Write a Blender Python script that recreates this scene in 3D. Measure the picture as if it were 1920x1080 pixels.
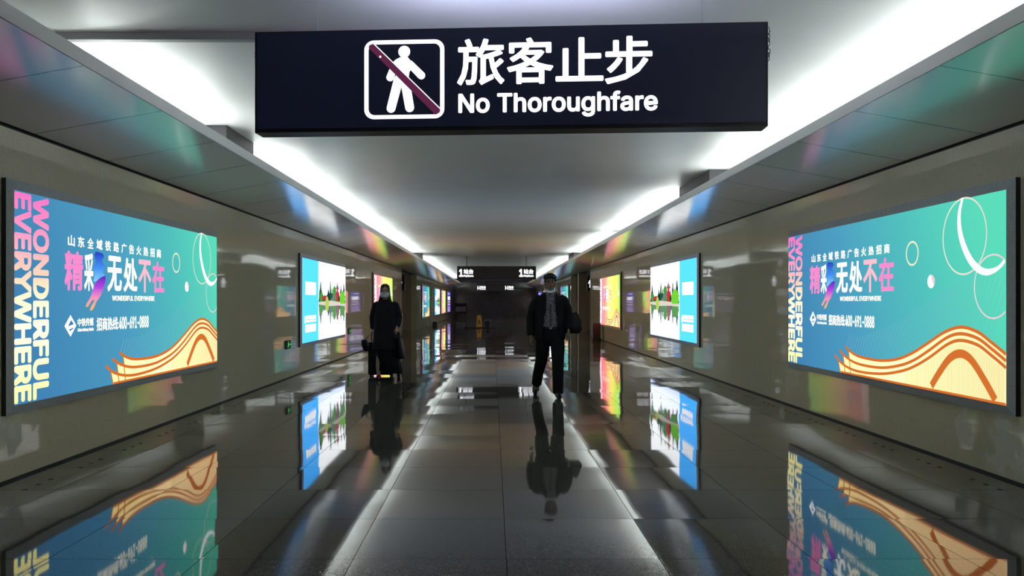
import bpy, bmesh, math, random
from mathutils import Vector, Matrix, noise

# ------------------------------------------------------------------ scene, camera, world, exposure
scene = bpy.context.scene
for o in list(bpy.data.objects):
    bpy.data.objects.remove(o, do_unlink=True)
COL = scene.collection
F = 1550.0                      # focal length in pixels of the 1920 frame
EYE = 1.325                     # lens height above the floor
cam_data = bpy.data.cameras.new('camera')
cam_data.sensor_width = 36.0
cam_data.lens = 36.0 * F / 1920.0
cam_data.shift_x = 36.0 / 1920.0
cam_data.shift_y = 27.0 / 1920.0
cam_data.clip_end = 300
cam = bpy.data.objects.new('camera', cam_data)
cam.location = (0, 0, EYE)
cam.rotation_euler = (math.radians(90), 0, 0)
COL.objects.link(cam)
scene.camera = cam

world = bpy.data.worlds.new('world')
scene.world = world
world.use_nodes = True
world.node_tree.nodes['Background'].inputs[0].default_value = (0.5, 0.55, 0.6, 1)
world.node_tree.nodes['Background'].inputs[1].default_value = 0.02

scene.view_settings.view_transform = 'Standard'
scene.view_settings.look = 'None'
scene.view_settings.exposure = 0.0
scene.view_settings.gamma = 1.0
scene.view_settings.use_curve_mapping = False

TUBE = 58.0                     # radiance of the fluorescent tubes
# ------------------------------------------------------------------ setting dimensions (metres; x across, y along the corridor, z up)
XL, XR = -3.58, 3.83            # wall faces
ZW = EYE + 1.288                # wall top
LL, LR = -2.56, 2.80            # inner edges of the two coves
ZS = EYE + 1.48                 # inner edge of the soffit
ZLIP = EYE + 1.572              # top of the cove lip
ZC = EYE + 1.90                 # ceiling
Y0, YE = -5.0, 74.0
OP0, OPL, OPR = 32.5, 38.8, 40.4  # side openings


# ------------------------------------------------------------------ helpers
def lin(c):
    return tuple(((v / 255.0) / 12.92 if v / 255.0 <= 0.04045 else ((v / 255.0 + 0.055) / 1.055) ** 2.4) for v in c)


class NT:
    def __init__(self, name):
        self.m = bpy.data.materials.new(name)
        self.m.use_nodes = True
        self.t = self.m.node_tree
        self.t.nodes.clear()
        self.out = self.n('ShaderNodeOutputMaterial')

    def n(self, kind, **kw):
        nd = self.t.nodes.new(kind)
        for k, v in kw.items():
            setattr(nd, k, v)
        return nd

    def l(self, a, b):
        self.t.links.new(a, b)

    def math(self, op, a, b=None, c=None):
        nd = self.n('ShaderNodeMath', operation=op)
        for i, v in enumerate((a, b, c)):
            if v is None:
                continue
            if isinstance(v, (int, float)):
                nd.inputs[i].default_value = v
            else:
                self.l(v, nd.inputs[i])
        return nd.outputs[0]

    def vmath(self, op, a, b=None, scale=None):
        nd = self.n('ShaderNodeVectorMath', operation=op)
        for i, v in enumerate((a, b)):
            if v is None:
                continue
            if isinstance(v, (tuple, list)):
                nd.inputs[i].default_value = v
            else:
                self.l(v, nd.inputs[i])
        if scale is not None:
            nd.inputs[3].default_value = scale
        return nd.outputs[0]

    def ramp(self, fac, stops, interp='LINEAR'):
        nd = self.n('ShaderNodeValToRGB')
        nd.color_ramp.interpolation = interp
        e = nd.color_ramp.elements
        while len(e) < len(stops):
            e.new(0.5)
        for el, (p, c) in zip(e, stops):
            el.position = p
            el.color = (c[0], c[1], c[2], 1)
        self.l(fac, nd.inputs[0])
        return nd.outputs[0]


def pbr(name, color, rough=0.5, metal=0.0, spec=0.5, noise_amt=0.0, noise_scale=8.0, bump=0.0, coat=0.0):
    """Principled material with a little procedural variation of its own colour."""
    k = NT(name)
    b = k.n('ShaderNodeBsdfPrincipled')
    b.inputs['Base Color'].default_value = (*color, 1)
    b.inputs['Roughness'].default_value = rough
    b.inputs['Metallic'].default_value = metal
    b.inputs['Specular IOR Level'].default_value = spec
    b.inputs['Coat Weight'].default_value = coat
    b.inputs['Coat Roughness'].default_value = 0.05
    if noise_amt or bump:
        tc = k.n('ShaderNodeTexCoord')
        nz = k.n('ShaderNodeTexNoise')
        nz.inputs['Scale'].default_value = noise_scale
        nz.inputs['Detail'].default_value = 4
        k.l(tc.outputs['Object'], nz.inputs['Vector'])
        if noise_amt:
            lo = tuple(c * (1 - noise_amt) for c in color)
            hi = tuple(min(1, c * (1 + noise_amt)) for c in color)
            k.l(k.ramp(nz.outputs['Fac'], [(0.3, lo), (0.7, hi)]), b.inputs['Base Color'])
        if bump:
            bp = k.n('ShaderNodeBump')
            bp.inputs['Strength'].default_value = bump
            bp.inputs['Distance'].default_value = 0.01
            k.l(nz.outputs['Fac'], bp.inputs['Height'])
            k.l(bp.outputs['Normal'], b.inputs['Normal'])
    k.l(b.outputs[0], k.out.inputs[0])
    return k.m


def emit(name, color, strength=1.0, sample=True):
    k = NT(name)
    e = k.n('ShaderNodeEmission')
    e.inputs[0].default_value = (*color, 1)
    e.inputs[1].default_value = strength
    k.l(e.outputs[0], k.out.inputs[0])
    if not sample:
        k.m.cycles.emission_sampling = 'NONE'
    return k.m


def emit_grad(name, axis, lo, hi, stops, strength=1.0, sample=True, axis2=None, w2=0.0):
    """Printed colour gradient of a backlit film, along one local axis (0 = along, 2 = up)."""
    k = NT(name)
    tc = k.n('ShaderNodeTexCoord')
    sp = k.n('ShaderNodeSeparateXYZ')
    k.l(tc.outputs['Object'], sp.inputs[0])
    f = k.math('DIVIDE', k.math('SUBTRACT', sp.outputs[axis], lo), hi - lo)
    if axis2 is not None:
        f = k.math('ADD', f, k.math('MULTIPLY', k.math('SUBTRACT', sp.outputs[axis2], 1.35), w2))
    e = k.n('ShaderNodeEmission')
    e.inputs[1].default_value = strength
    k.l(k.ramp(f, stops), e.inputs[0])
    k.l(e.outputs[0], k.out.inputs[0])
    if not sample:
        k.m.cycles.emission_sampling = 'NONE'
    return k.m


class MB:
    """Collects geometry for one mesh."""
    def __init__(self):
        self.v, self.f = [], []

    def add(self, vs, fs):
        b = len(self.v)
        self.v += [tuple(p) for p in vs]
        self.f += [tuple(b + i for i in f) for f in fs]
        return self

    def box(self, x0, x1, y0, y1, z0, z1):
        vs = [(x, y, z) for z in (z0, z1) for y in (y0, y1) for x in (x0, x1)]
        return self.add(vs, [(0, 2, 3, 1), (4, 5, 7, 6), (0, 1, 5, 4), (2, 6, 7, 3), (0, 4, 6, 2), (1, 3, 7, 5)])

    def rbox(self, x0, x1, y0, y1, z0, z1, r):
        """Box whose vertical-plane (x, z) corners are rounded."""
        out = rrect(x0, x1, z0, z1, r, 5)
        return self.prism_y(out, y0, y1)

    def prism_y(self, outline, y0, y1):
        n = len(outline)
        vs = [(x, y0, z) for x, z in outline] + [(x, y1, z) for x, z in outline]
        fs = [tuple(range(n)), tuple(range(2 * n - 1, n - 1, -1))]
        fs += [(i, i + n, (i + 1) % n + n, (i + 1) % n) for i in range(n)]
        return self.add(vs, fs)

    def prism_x(self, outline, x0, x1):
        n = len(outline)
        vs = [(x0, y, z) for y, z in outline] + [(x1, y, z) for y, z in outline]
        fs = [tuple(range(n)), tuple(range(2 * n - 1, n - 1, -1))]
        fs += [(i, i + n, (i + 1) % n + n, (i + 1) % n) for i in range(n)]
        return self.add(vs, fs)

    def loft(self, rings, cap=True, closed=True):
        n = len(rings[0])
        vs = [p for r in rings for p in r]
        fs = []
        m = n if closed else n - 1
        for k in range(len(rings) - 1):
            for i in range(m):
                j = (i + 1) % n
                fs.append((k * n + i, k * n + j, (k + 1) * n + j, (k + 1) * n + i))
        if cap and closed:
            fs.append(tuple(range(n - 1, -1, -1)))
            fs.append(tuple((len(rings) - 1) * n + i for i in range(n)))
        return self.add(vs, fs)

    def tube(self, path, radii, n=12, flat=None):
        """Limb along a path; radii are r or (across, along flat) pairs."""
        P = [Vector(p) for p in path]
        if isinstance(radii, (int, float)):
            radii = [radii] * len(P)
        rings = []
        ref = Vector(flat) if flat else None
        for i, p in enumerate(P):
            t = (P[min(i + 1, len(P) - 1)] - P[max(i - 1, 0)]).normalized()
            u = ref if ref else (Vector((0, 1, 0)) if abs(t.y) < 0.8 else Vector((1, 0, 0)))
            a = t.cross(u).normalized()
            b = t.cross(a).normalized()
            ra, rb = radii[i] if isinstance(radii[i], (tuple, list)) else (radii[i], radii[i])
            rings.append([p + a * ra * math.cos(2 * math.pi * k / n) + b * rb * math.sin(2 * math.pi * k / n) for k in range(n)])
        return self.loft(rings)

    def ell(self, c, r, nu=16, nv=10, rot=None):
        c = Vector(c)
        R = rot if rot else Matrix.Identity(3)
        rings = []
        for j in range(nv + 1):
            th = math.pi * (0.02 + 0.96 * j / nv)
            rings.append([c + R @ Vector((r[0] * math.sin(th) * math.cos(2 * math.pi * i / nu),
                                          r[1] * math.sin(th) * math.sin(2 * math.pi * i / nu),
                                          -r[2] * math.cos(th))) for i in range(nu)])
        return self.loft(rings)

    def poly(self, pts):
        return self.add(pts, [tuple(range(len(pts)))])

    def mesh(self, name):
        m = bpy.data.meshes.new(name)
        m.from_pydata(self.v, [], self.f)
        m.validate()
        m.update()
        return m


def rrect(x0, x1, z0, z1, r, n=6):
    out = []
    for cx, cz, a0 in ((x1 - r, z0 + r, -90), (x1 - r, z1 - r, 0), (x0 + r, z1 - r, 90), (x0 + r, z0 + r, 180)):
        for k in range(n + 1):
            a = math.radians(a0 + 90 * k / n)
            out.append((cx + r * math.cos(a), cz + r * math.sin(a)))
    return out


def fixnorm(m):
    bm = bmesh.new()
    bm.from_mesh(m)
    bmesh.ops.recalc_face_normals(bm, faces=bm.faces)
    bm.to_mesh(m)
    bm.free()


def obj(name, mb, mat, parent=None, smooth=False, bevel=0.0, recalc=True):
    m = mb.mesh(name) if isinstance(mb, MB) else mb
    if recalc:
        fixnorm(m)
    if smooth:
        for p in m.polygons:
            p.use_smooth = True
    if mat and not m.materials:
        m.materials.append(mat)
    o = bpy.data.objects.new(name, m)
    COL.objects.link(o)
    if parent:
        o.parent = parent
    if bevel:
        md = o.modifiers.new('bevel', 'BEVEL')
        md.width = bevel
        md.segments = 2
        md.limit_method = 'ANGLE'
    return o


def tag(o, label, cat, group=None, kind=None):
    o['label'] = label
    o['category'] = cat
    if group:
        o['group'] = group
    if kind:
        o['kind'] = kind
    return o


def thing(name, label, cat, loc=(0, 0, 0), rz=0.0, group=None):
    o = bpy.data.objects.new(name, None)
    o.empty_display_size = 0.1
    COL.objects.link(o)
    o.location = loc
    o.rotation_euler = (0, 0, rz)
    return tag(o, label, cat, group)


def struct(name, mb, mat, label=None, **kw):
    o = obj(name, mb, mat, **kw)
    o['kind'] = 'structure'
    if label:
        o['label'] = label
        o['category'] = name.split('_')[0]
    return o


def copy_tree(o, parent=None):
    c = o.copy()
    COL.objects.link(c)
    if parent:
        c.parent = parent
    for ch in list(o.children):
        copy_tree(ch, c)
    return c


def remesh(mb, voxel, smooth=6, name='body'):
    """Fuse overlapping volumes into one continuous skin."""
    m = mb.mesh(name)
    fixnorm(m)
    o = bpy.data.objects.new('tmp', m)
    COL.objects.link(o)
    r = o.modifiers.new('r', 'REMESH')
    r.mode = 'VOXEL'
    r.voxel_size = voxel
    s = o.modifiers.new('s', 'SMOOTH')
    s.factor = 0.5
    s.iterations = smooth
    dg = bpy.context.evaluated_depsgraph_get()
    res = bpy.data.meshes.new_from_object(o.evaluated_get(dg))
    bpy.data.objects.remove(o)
    res.name = name
    return res


_text_cache = {}
SANS = None
try:                            # the sans face that ships inside Blender; its built-in face otherwise
    import os
    SANS = bpy.data.fonts.load(os.path.join(bpy.utils.system_resource('DATAFILES', path='fonts'), 'Inter.woff2'))
except Exception:
    SANS = None


def text_geo(s, weight=0.02):
    """Outline of a string as flat polygons, scaled into the unit square."""
    key = (s, weight)
    if key not in _text_cache:
        c = bpy.data.curves.new('lettering', 'FONT')
        c.body = s
        if SANS and s.isascii():
            c.font = SANS
        c.resolution_u = 3
        o = bpy.data.objects.new('tmp', c)
        COL.objects.link(o)
        dg = bpy.context.evaluated_depsgraph_get()
        dg.update()
        m = bpy.data.meshes.new_from_object(o.evaluated_get(dg))
        vs = [(v.co.x, v.co.y) for v in m.vertices]
        fs = [tuple(p.vertices) for p in m.polygons]
        bpy.data.objects.remove(o)
        bpy.data.meshes.remove(m)
        if weight > 0:            # heavier strokes: the outline repeated a little way round a circle
            k, base, poly = 10, vs, fs
            vs, fs = list(base), list(poly)
            for i in range(k):
                dx, dy = weight * math.cos(2 * math.pi * i / k), weight * math.sin(2 * math.pi * i / k)
                off = len(vs)
                vs += [(a + dx, b + dy) for a, b in base]
                fs += [tuple(off + j for j in f) for f in poly]
        x0, x1 = min(v[0] for v in vs), max(v[0] for v in vs)
        y0, y1 = min(v[1] for v in vs), max(v[1] for v in vs)
        _text_cache[key] = ([((a - x0) / (x1 - x0), (b - y0) / (y1 - y0)) for a, b in vs], fs)
    return _text_cache[key]


def text_on(mb, s, u0, u1, z0, z1, y, weight=0.02, down=False):
    """Write s into the rectangle on the plane y = const; down = turned a quarter clockwise, reading downwards."""
    vs, fs = text_geo(s, weight)
    if down:
        mb.add([(u0 + b * (u1 - u0), y, z1 - a * (z1 - z0)) for a, b in vs], fs)
    else:
        mb.add([(u0 + a * (u1 - u0), y, z0 + b * (z1 - z0)) for a, b in vs], fs)
    return mb


def spline(pts, n=8):
    """Catmull-Rom through 2-D points."""
    P = [Vector(p) for p in pts]
    P = [P[0] * 2 - P[1]] + P + [P[-1] * 2 - P[-2]]
    out = []
    for i in range(1, len(P) - 2):
        for k in range(n):
            t = k / n
            a, b, c, d = P[i - 1], P[i], P[i + 1], P[i + 2]
            out.append(0.5 * ((2 * b) + (c - a) * t + (2 * a - 5 * b + 4 * c - d) * t * t + (3 * b - a - 3 * c + d) * t ** 3))
    out.append(P[-2])
    return [(p.x, p.y) for p in out]


def ribbon(mb, pts, widths, y):
    """Flat stroke of varying width along a 2-D path."""
    n = len(pts)
    if isinstance(widths, (int, float)):
        widths = [widths] * n
    L, R = [], []
    for i in range(n):
        a, b = Vector(pts[max(i - 1, 0)]), Vector(pts[min(i + 1, n - 1)])
        t = (b - a).normalized()
        nn = Vector((-t.y, t.x)) * widths[i] * 0.5
        p = Vector(pts[i])
        L.append((p.x + nn.x, y, p.y + nn.y))
        R.append((p.x - nn.x, y, p.y - nn.y))
    return mb.add(L + R, [(i, i + 1, n + i + 1, n + i) for i in range(n - 1)])


def disc(mb, cx, cz, r, y, n=28, rz=None):
    return mb.poly([(cx + r * math.cos(2 * math.pi * k / n), y, cz + (rz or r) * math.sin(2 * math.pi * k / n)) for k in range(n)])


def ring(mb, cx, cz, r, w, y, umax=1e9, n=64):
    pts = [(cx + r * math.cos(2 * math.pi * k / n), cz + r * math.sin(2 * math.pi * k / n)) for k in range(n + 1)]
    run = []
    for p in pts + [(1e10, 0)]:
        if p[0] < umax:
            run.append(p)
        else:
            if len(run) > 1:
                ribbon(mb, run, w, y)
            run = []
    return mb


def capsule(mb, a, b, r0, r1, y, n=8):
    a, b = Vector(a), Vector(b)
    t = math.atan2(b.y - a.y, b.x - a.x)
    pts = [(a.x + r0 * math.cos(t + math.pi / 2 + math.pi * k / n), y, a.y + r0 * math.sin(t + math.pi / 2 + math.pi * k / n)) for k in range(n + 1)]
    pts += [(b.x + r1 * math.cos(t - math.pi / 2 + math.pi * k / n), y, b.y + r1 * math.sin(t - math.pi / 2 + math.pi * k / n)) for k in range(n + 1)]
    return mb.poly(pts)


# ------------------------------------------------------------------ materials of the setting
def floor_material():
    k = NT('polished dark granite tiles')
    tc = k.n('ShaderNodeTexCoord')
    S, OX, OY = 0.79, 0.07, 4.27
    sc = k.vmath('MULTIPLY', k.vmath('SUBTRACT', tc.outputs['Object'], (OX, OY, 0)), (1 / S, 1 / S, 0))
    cell = k.vmath('FLOOR', sc)
    wn = k.n('ShaderNodeTexWhiteNoise', noise_dimensions='2D')
    k.l(cell, wn.inputs['Vector'])
    fr = k.vmath('FRACTION', sc)
    sp = k.n('ShaderNodeSeparateXYZ')
    k.l(fr, sp.inputs[0])
    ex = k.math('MINIMUM', sp.outputs[0], k.math('SUBTRACT', 1.0, sp.outputs[0]))
    ey = k.math('MINIMUM', sp.outputs[1], k.math('SUBTRACT', 1.0, sp.outputs[1]))
    edge = k.math('MINIMUM', ex, ey)
    seam = k.math('LESS_THAN', edge, 0.0022)
    # slab colour: speckled granite, each slab a little different
    nz = k.n('ShaderNodeTexNoise')
    nz.inputs['Scale'].default_value = 90
    nz.inputs['Detail'].default_value = 3
    k.l(tc.outputs['Object'], nz.inputs['Vector'])
    speck = k.ramp(nz.outputs['Fac'], [(0.3, (0.06, 0.056, 0.048)), (0.7, (0.12, 0.112, 0.097))])
    mixv = k.n('ShaderNodeMixRGB', blend_type='MULTIPLY')
    mixv.inputs[0].default_value = 1.0
    k.l(speck, mixv.inputs[1])
    k.l(k.ramp(wn.outputs['Value'], [(0, (0.82, 0.82, 0.82)), (1, (1.12, 1.1, 1.08))]), mixv.inputs[2])
    mixs = k.n('ShaderNodeMixRGB')
    k.l(seam, mixs.inputs[0])
    k.l(mixv.outputs[0], mixs.inputs[1])
    mixs.inputs[2].default_value = (0.006, 0.006, 0.005, 1)
    # every slab lies a touch out of level, with a slow wave in the polish
    tilt = k.vmath('MULTIPLY', k.vmath('SUBTRACT', wn.outputs['Color'], (0.5, 0.5, 0.5)), (0.013, 0.013, 0.0))
    wv = k.n('ShaderNodeTexNoise')
    wv.inputs['Scale'].default_value = 1.3
    wv.inputs['Detail'].default_value = 1.5
    k.l(tc.outputs['Object'], wv.inputs['Vector'])
    wave = k.vmath('MULTIPLY', k.vmath('SUBTRACT', wv.outputs['Color'], (0.5, 0.5, 0.5)), (0.010, 0.010, 0.0))
    nrm = k.vmath('NORMALIZE', k.vmath('ADD', k.vmath('ADD', tilt, wave), (0, 0, 1)))
    b = k.n('ShaderNodeBsdfPrincipled')
    k.l(mixs.outputs[0], b.inputs['Base Color'])
    wr = k.n('ShaderNodeTexNoise')
    wr.inputs['Scale'].default_value = 2.2
    wr.inputs['Detail'].default_value = 5
    k.l(tc.outputs['Object'], wr.inputs['Vector'])
    rr = k.math('MULTIPLY_ADD', wr.outputs['Fac'], 0.05, 0.015)
    rr = k.math('ADD', rr, k.math('MULTIPLY', seam, 0.5))
    k.l(rr, b.inputs['Roughness'])
    k.l(k.math('MULTIPLY', k.math('SUBTRACT', 1.0, seam), 0.48), b.inputs['Specular IOR Level'])
    k.l(nrm, b.inputs['Normal'])
    k.l(b.outputs[0], k.out.inputs[0])
    return k.m


def wall_material(name, sign, stains):
    """Polished stone cladding; sign = direction of the face normal along x; stains = dried splash marks (y, z, r)."""
    k = NT(name)
    tc = k.n('ShaderNodeTexCoord')
    sc = k.vmath('MULTIPLY', tc.outputs['Object'], (0, 1 / 1.2, 1 / 0.871))
    cell = k.vmath('FLOOR', sc)
    wn = k.n('ShaderNodeTexWhiteNoise', noise_dimensions='3D')
    k.l(cell, wn.inputs['Vector'])
    nz = k.n('ShaderNodeTexNoise')
    nz.inputs['Scale'].default_value = 60
    nz.inputs['Detail'].default_value = 3
    k.l(tc.outputs['Object'], nz.inputs['Vector'])
    col = k.ramp(nz.outputs['Fac'], [(0.3, (0.65, 0.59, 0.40)), (0.7, (0.75, 0.685, 0.48))])
    rough = 0.03
    if stains:
        big = k.n('ShaderNodeTexNoise')
        big.inputs['Scale'].default_value = 9
        big.inputs['Detail'].default_value = 3
        k.l(tc.outputs['Object'], big.inputs['Vector'])
        tot = None
        for (sy, sz, r) in stains:
            d = k.vmath('MULTIPLY', k.vmath('SUBTRACT', tc.outputs['Object'], (0, sy, sz)), (0, 0.8 / r, 1.0 / r))
            ln = k.n('ShaderNodeVectorMath', operation='LENGTH')
            k.l(d, ln.inputs[0])
            v = k.math('SUBTRACT', 1.0, k.math('ADD', ln.outputs['Value'], k.math('MULTIPLY', k.math('SUBTRACT', big.outputs['Fac'], 0.5), 2.4)))
            v = k.math('MINIMUM', k.math('MAXIMUM', k.math('MULTIPLY', v, 3.0), 0.0), 1.0)
            tot = v if tot is None else k.math('MAXIMUM', tot, v)
        mx = k.n('ShaderNodeMixRGB')
        k.l(k.math('MULTIPLY', tot, 0.55), mx.inputs[0])
        k.l(col, mx.inputs[1])
        mx.inputs[2].default_value = (0.75, 0.72, 0.62, 1)
        col = mx.outputs[0]
        rough = k.math('MULTIPLY_ADD', tot, 0.3, 0.03)
    tilt = k.vmath('MULTIPLY', k.vmath('SUBTRACT', wn.outputs['Color'], (0.5, 0.5, 0.5)), (0.0, 0.006, 0.006))
    wv = k.n('ShaderNodeTexNoise')
    wv.inputs['Scale'].default_value = 1.1
    k.l(tc.outputs['Object'], wv.inputs['Vector'])
    wave = k.vmath('MULTIPLY', k.vmath('SUBTRACT', wv.outputs['Color'], (0.5, 0.5, 0.5)), (0, 0.006, 0.006))
    g = k.n('ShaderNodeNewGeometry')
    nrm = k.vmath('NORMALIZE', k.vmath('ADD', k.vmath('ADD', tilt, wave), g.outputs['Normal']))
    b = k.n('ShaderNodeBsdfPrincipled')
    k.l(col, b.inputs['Base Color'])
    if isinstance(rough, float):
        b.inputs['Roughness'].default_value = rough
    else:
        k.l(rough, b.inputs['Roughness'])
    b.inputs['Specular IOR Level'].default_value = 0.45
    k.l(nrm, b.inputs['Normal'])
    k.l(b.outputs[0], k.out.inputs[0])
    return k.m


def soffit_material():
    k = NT('brushed aluminium soffit panels')
    tc = k.n('ShaderNodeTexCoord')
    sp = k.n('ShaderNodeSeparateXYZ')
    k.l(tc.outputs['Object'], sp.inputs[0])
    f = k.math('FRACT', k.math('DIVIDE', k.math('SUBTRACT', sp.outputs[1], 5.17), 1.22))
    e = k.math('MINIMUM', f, k.math('SUBTRACT', 1.0, f))
    seam = k.math('LESS_THAN', e, 0.006)
    b = k.n('ShaderNodeBsdfPrincipled')
    mx = k.n('ShaderNodeMixRGB')
    k.l(seam, mx.inputs[0])
    mx.inputs[1].default_value = (0.80, 0.80, 0.78, 1)
    mx.inputs[2].default_value = (0.08, 0.08, 0.08, 1)
    k.l(mx.outputs[0], b.inputs['Base Color'])
    b.inputs['Metallic'].default_value = 0.12
    b.inputs['Specular IOR Level'].default_value = 1.0
    nz = k.n('ShaderNodeTexNoise')
    nz.inputs['Scale'].default_value = 3
    k.l(tc.outputs['Object'], nz.inputs['Vector'])
    k.l(k.math('MULTIPLY_ADD', nz.outputs['Fac'], 0.06, 0.15), b.inputs['Roughness'])
    k.l(b.outputs[0], k.out.inputs[0])
    return k.m


M = {}
M['floor'] = floor_material()
M['wall_l'] = wall_material('polished beige stone of the left wall', 1, [(6.14, 0.33, 0.16)])
M['wall_r'] = wall_material('polished beige stone of the right wall', -1, [(6.70, 0.30, 0.15), (6.15, 0.24, 0.22)])
M['wall'] = wall_material('polished beige stone', 1, [])
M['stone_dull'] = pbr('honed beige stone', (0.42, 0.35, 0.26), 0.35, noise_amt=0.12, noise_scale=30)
M['ceiling'] = pbr('off white painted ceiling', (0.78, 0.79, 0.78), 0.45, noise_amt=0.03, noise_scale=1.5)
M['soffit'] = soffit_material()
M['lip'] = pbr('painted steel cove lip', (0.8, 0.8, 0.8), 0.4)
M['black'] = pbr('black fittings and shadow gap', (0.012, 0.012, 0.012), 0.6)  # one black for dark fittings and the strip in the shadow gap
M['frame'] = pbr('grey painted aluminium frame', (0.58, 0.61, 0.61), 0.4, noise_amt=0.1, noise_scale=40)
M['side'] = pbr('frame side with painted shade', (0.03, 0.03, 0.032), 0.5)  # shade on the sides of the grey frames, put into this colour
M['dark'] = pbr('black powder coated steel', (0.010, 0.011, 0.016), 0.45)
M['signface'] = pbr('dark navy sign face', (0.012, 0.014, 0.03), 0.35)
sfb = M['signface'].node_tree.nodes['Principled BSDF']
sfb.inputs['Emission Color'].default_value = (0.0026, 0.0036, 0.0100, 1)   # backlit navy acrylic, barely letting light through
sfb.inputs['Emission Strength'].default_value = 1.0
M['signface'].cycles.emission_sampling = 'NONE'
M['steel'] = pbr('galvanised steel', (0.35, 0.35, 0.35), 0.35, metal=1.0)
M['batten'] = pbr('grey painted batten', (0.32, 0.32, 0.32), 0.5)

# ------------------------------------------------------------------ the setting
struct('floor', MB().box(XL - 9, XR + 9, Y0, YE + 0.3, -0.15, 0.0), M['floor'])
struct('ceiling', MB().box(XL - 0.2, XR + 0.2, Y0, YE + 0.3, ZC, ZC + 0.15), M['ceiling'])
struct('wall_left', MB().box(XL - 0.25, XL, Y0, OP0, 0, ZW), M['wall_l'])
struct('wall_left_far', MB().box(XL - 0.25, XL, OPL, YE, 0, ZW), M['wall'])
struct('wall_right', MB().box(XR, XR + 0.25, Y0, OP0, 0, ZW), M['wall_r'])
struct('wall_right_far', MB().box(XR, XR + 0.25, OPR, YE, 0, ZW), M['wall'])
struct('wall_end', MB().box(XL - 0.25, XR + 0.25, YE, YE + 0.25, 0, ZC), pbr('dark polished end wall', (0.11, 0.105, 0.09), 0.12, noise_amt=0.2, noise_scale=4))
struct('wall_back', MB().box(XL - 0.25, XR + 0.25, Y0 - 0.25, Y0, 0, ZC), M['stone_dull'])
# side passages
struct('wall_passage_left_near', MB().box(XL - 9, XL - 0.25, OP0 - 0.25, OP0, 0, ZW), M['stone_dull'])
struct('wall_passage_left_far', MB().box(XL - 9, XL - 0.25, OPL, OPL + 0.25, 0, ZW), M['stone_dull'])
struct('wall_passage_left_end', MB().box(XL - 9.25, XL - 9, OP0, OPL, 0, ZW), M['stone_dull'])
struct('wall_passage_right_near', MB().box(XR + 0.25, XR + 9, OP0 - 0.25, OP0, 0, ZW), M['stone_dull'])
struct('wall_passage_right_far', MB().box(XR + 0.25, XR + 9, OPR, OPR + 0.25, 0, ZW), M['stone_dull'])
struct('wall_passage_right_end', MB().box(XR + 9, XR + 9.25, OP0, OPR, 0, ZW), M['stone_dull'])
struct('ceiling_passage_left', MB().box(XL - 9, XL - 0.02, OP0 - 0.25, OPL + 0.25, ZW + 0.06, ZW + 0.2), M['ceiling'])
struct('ceiling_passage_right', MB().box(XR + 0.02, XR + 9, OP0 - 0.25, OPR + 0.25, ZW + 0.06, ZW + 0.2), M['ceiling'])
struct('pillar_right', MB().box(XR, XR + 0.37, 36.9, 37.3, 0, ZW + 0.06), M['stone_dull'], bevel=0.01)
# soffits: thin sloping sheet with an upright lip at the inner edge, dark shadow gap over the wall
for side, xw, xl, s in (('left', XL, LL, 1), ('right', XR, LR, -1)):
    prof = [(xw + s * 0.04, ZW + 0.015), (xl, ZS), (xl, ZS + 0.012), (xw + s * 0.04, ZW + 0.03)]
    struct('soffit_' + side, MB().prism_y(prof, Y0, 70.0), M['soffit'])
    lip = [(xl, ZS), (xl + s * 0.012, ZS), (xl + s * 0.012, ZLIP), (xl, ZLIP)]
    struct('cove_lip_' + side, MB().prism_y(lip, Y0, 70.0), M['lip'])
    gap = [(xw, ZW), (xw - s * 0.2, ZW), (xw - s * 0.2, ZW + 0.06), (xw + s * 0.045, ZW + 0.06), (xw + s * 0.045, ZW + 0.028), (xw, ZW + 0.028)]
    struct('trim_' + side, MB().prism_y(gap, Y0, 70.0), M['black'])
    struct('wall_cove_' + side, MB().box(min(xw, xw - s * 0.25), max(xw, xw - s * 0.25), Y0, 70.0, ZW + 0.06, ZC), M['ceiling'])
    ys = [(Y0, OP0), ((OPL if side == 'left' else OPR), YE)]
    for i, (a, b) in enumerate(ys):
        struct('baseboard_' + side + ('' if i == 0 else '_far'), MB().box(min(xw, xw + s * 0.012), max(xw, xw + s * 0.012), a, b, 0, 0.016), M['black'])
struct('trim_ceiling_batten', MB().box(XL, -0.6, 5.80, 5.87, ZC - 0.055, ZC), M['batten'], bevel=0.006)

# fluorescent tubes lying in the two coves
M['tube'] = emit('cool white fluorescent tube', (0.93, 1.0, 0.985), TUBE)


def cove_light(x, y0, y1, side):
    t = thing('cove_light', 'white fluorescent tube lying hidden behind the %s cove lip' % side, 'light', (x, y0, EYE + 1.50), 0,
              'fluorescent tubes in the %s cove' % side)
    obj('batten', MB().box(-0.03, 0.03, 0, y1 - y0, -0.09, 0.06), M['lip'], t)
    n = max(1, round((y1 - y0) / 1.23))
    step = (y1 - y0) / n
    for k in range(n):
        b = MB()
        a, c = k * step + 0.03, (k + 1) * step - 0.03
        b.tube([(0, a, 0.085), (0, c, 0.085)], 0.014, 8)
        obj('tube', b, M['tube'], t, smooth=True)


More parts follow.
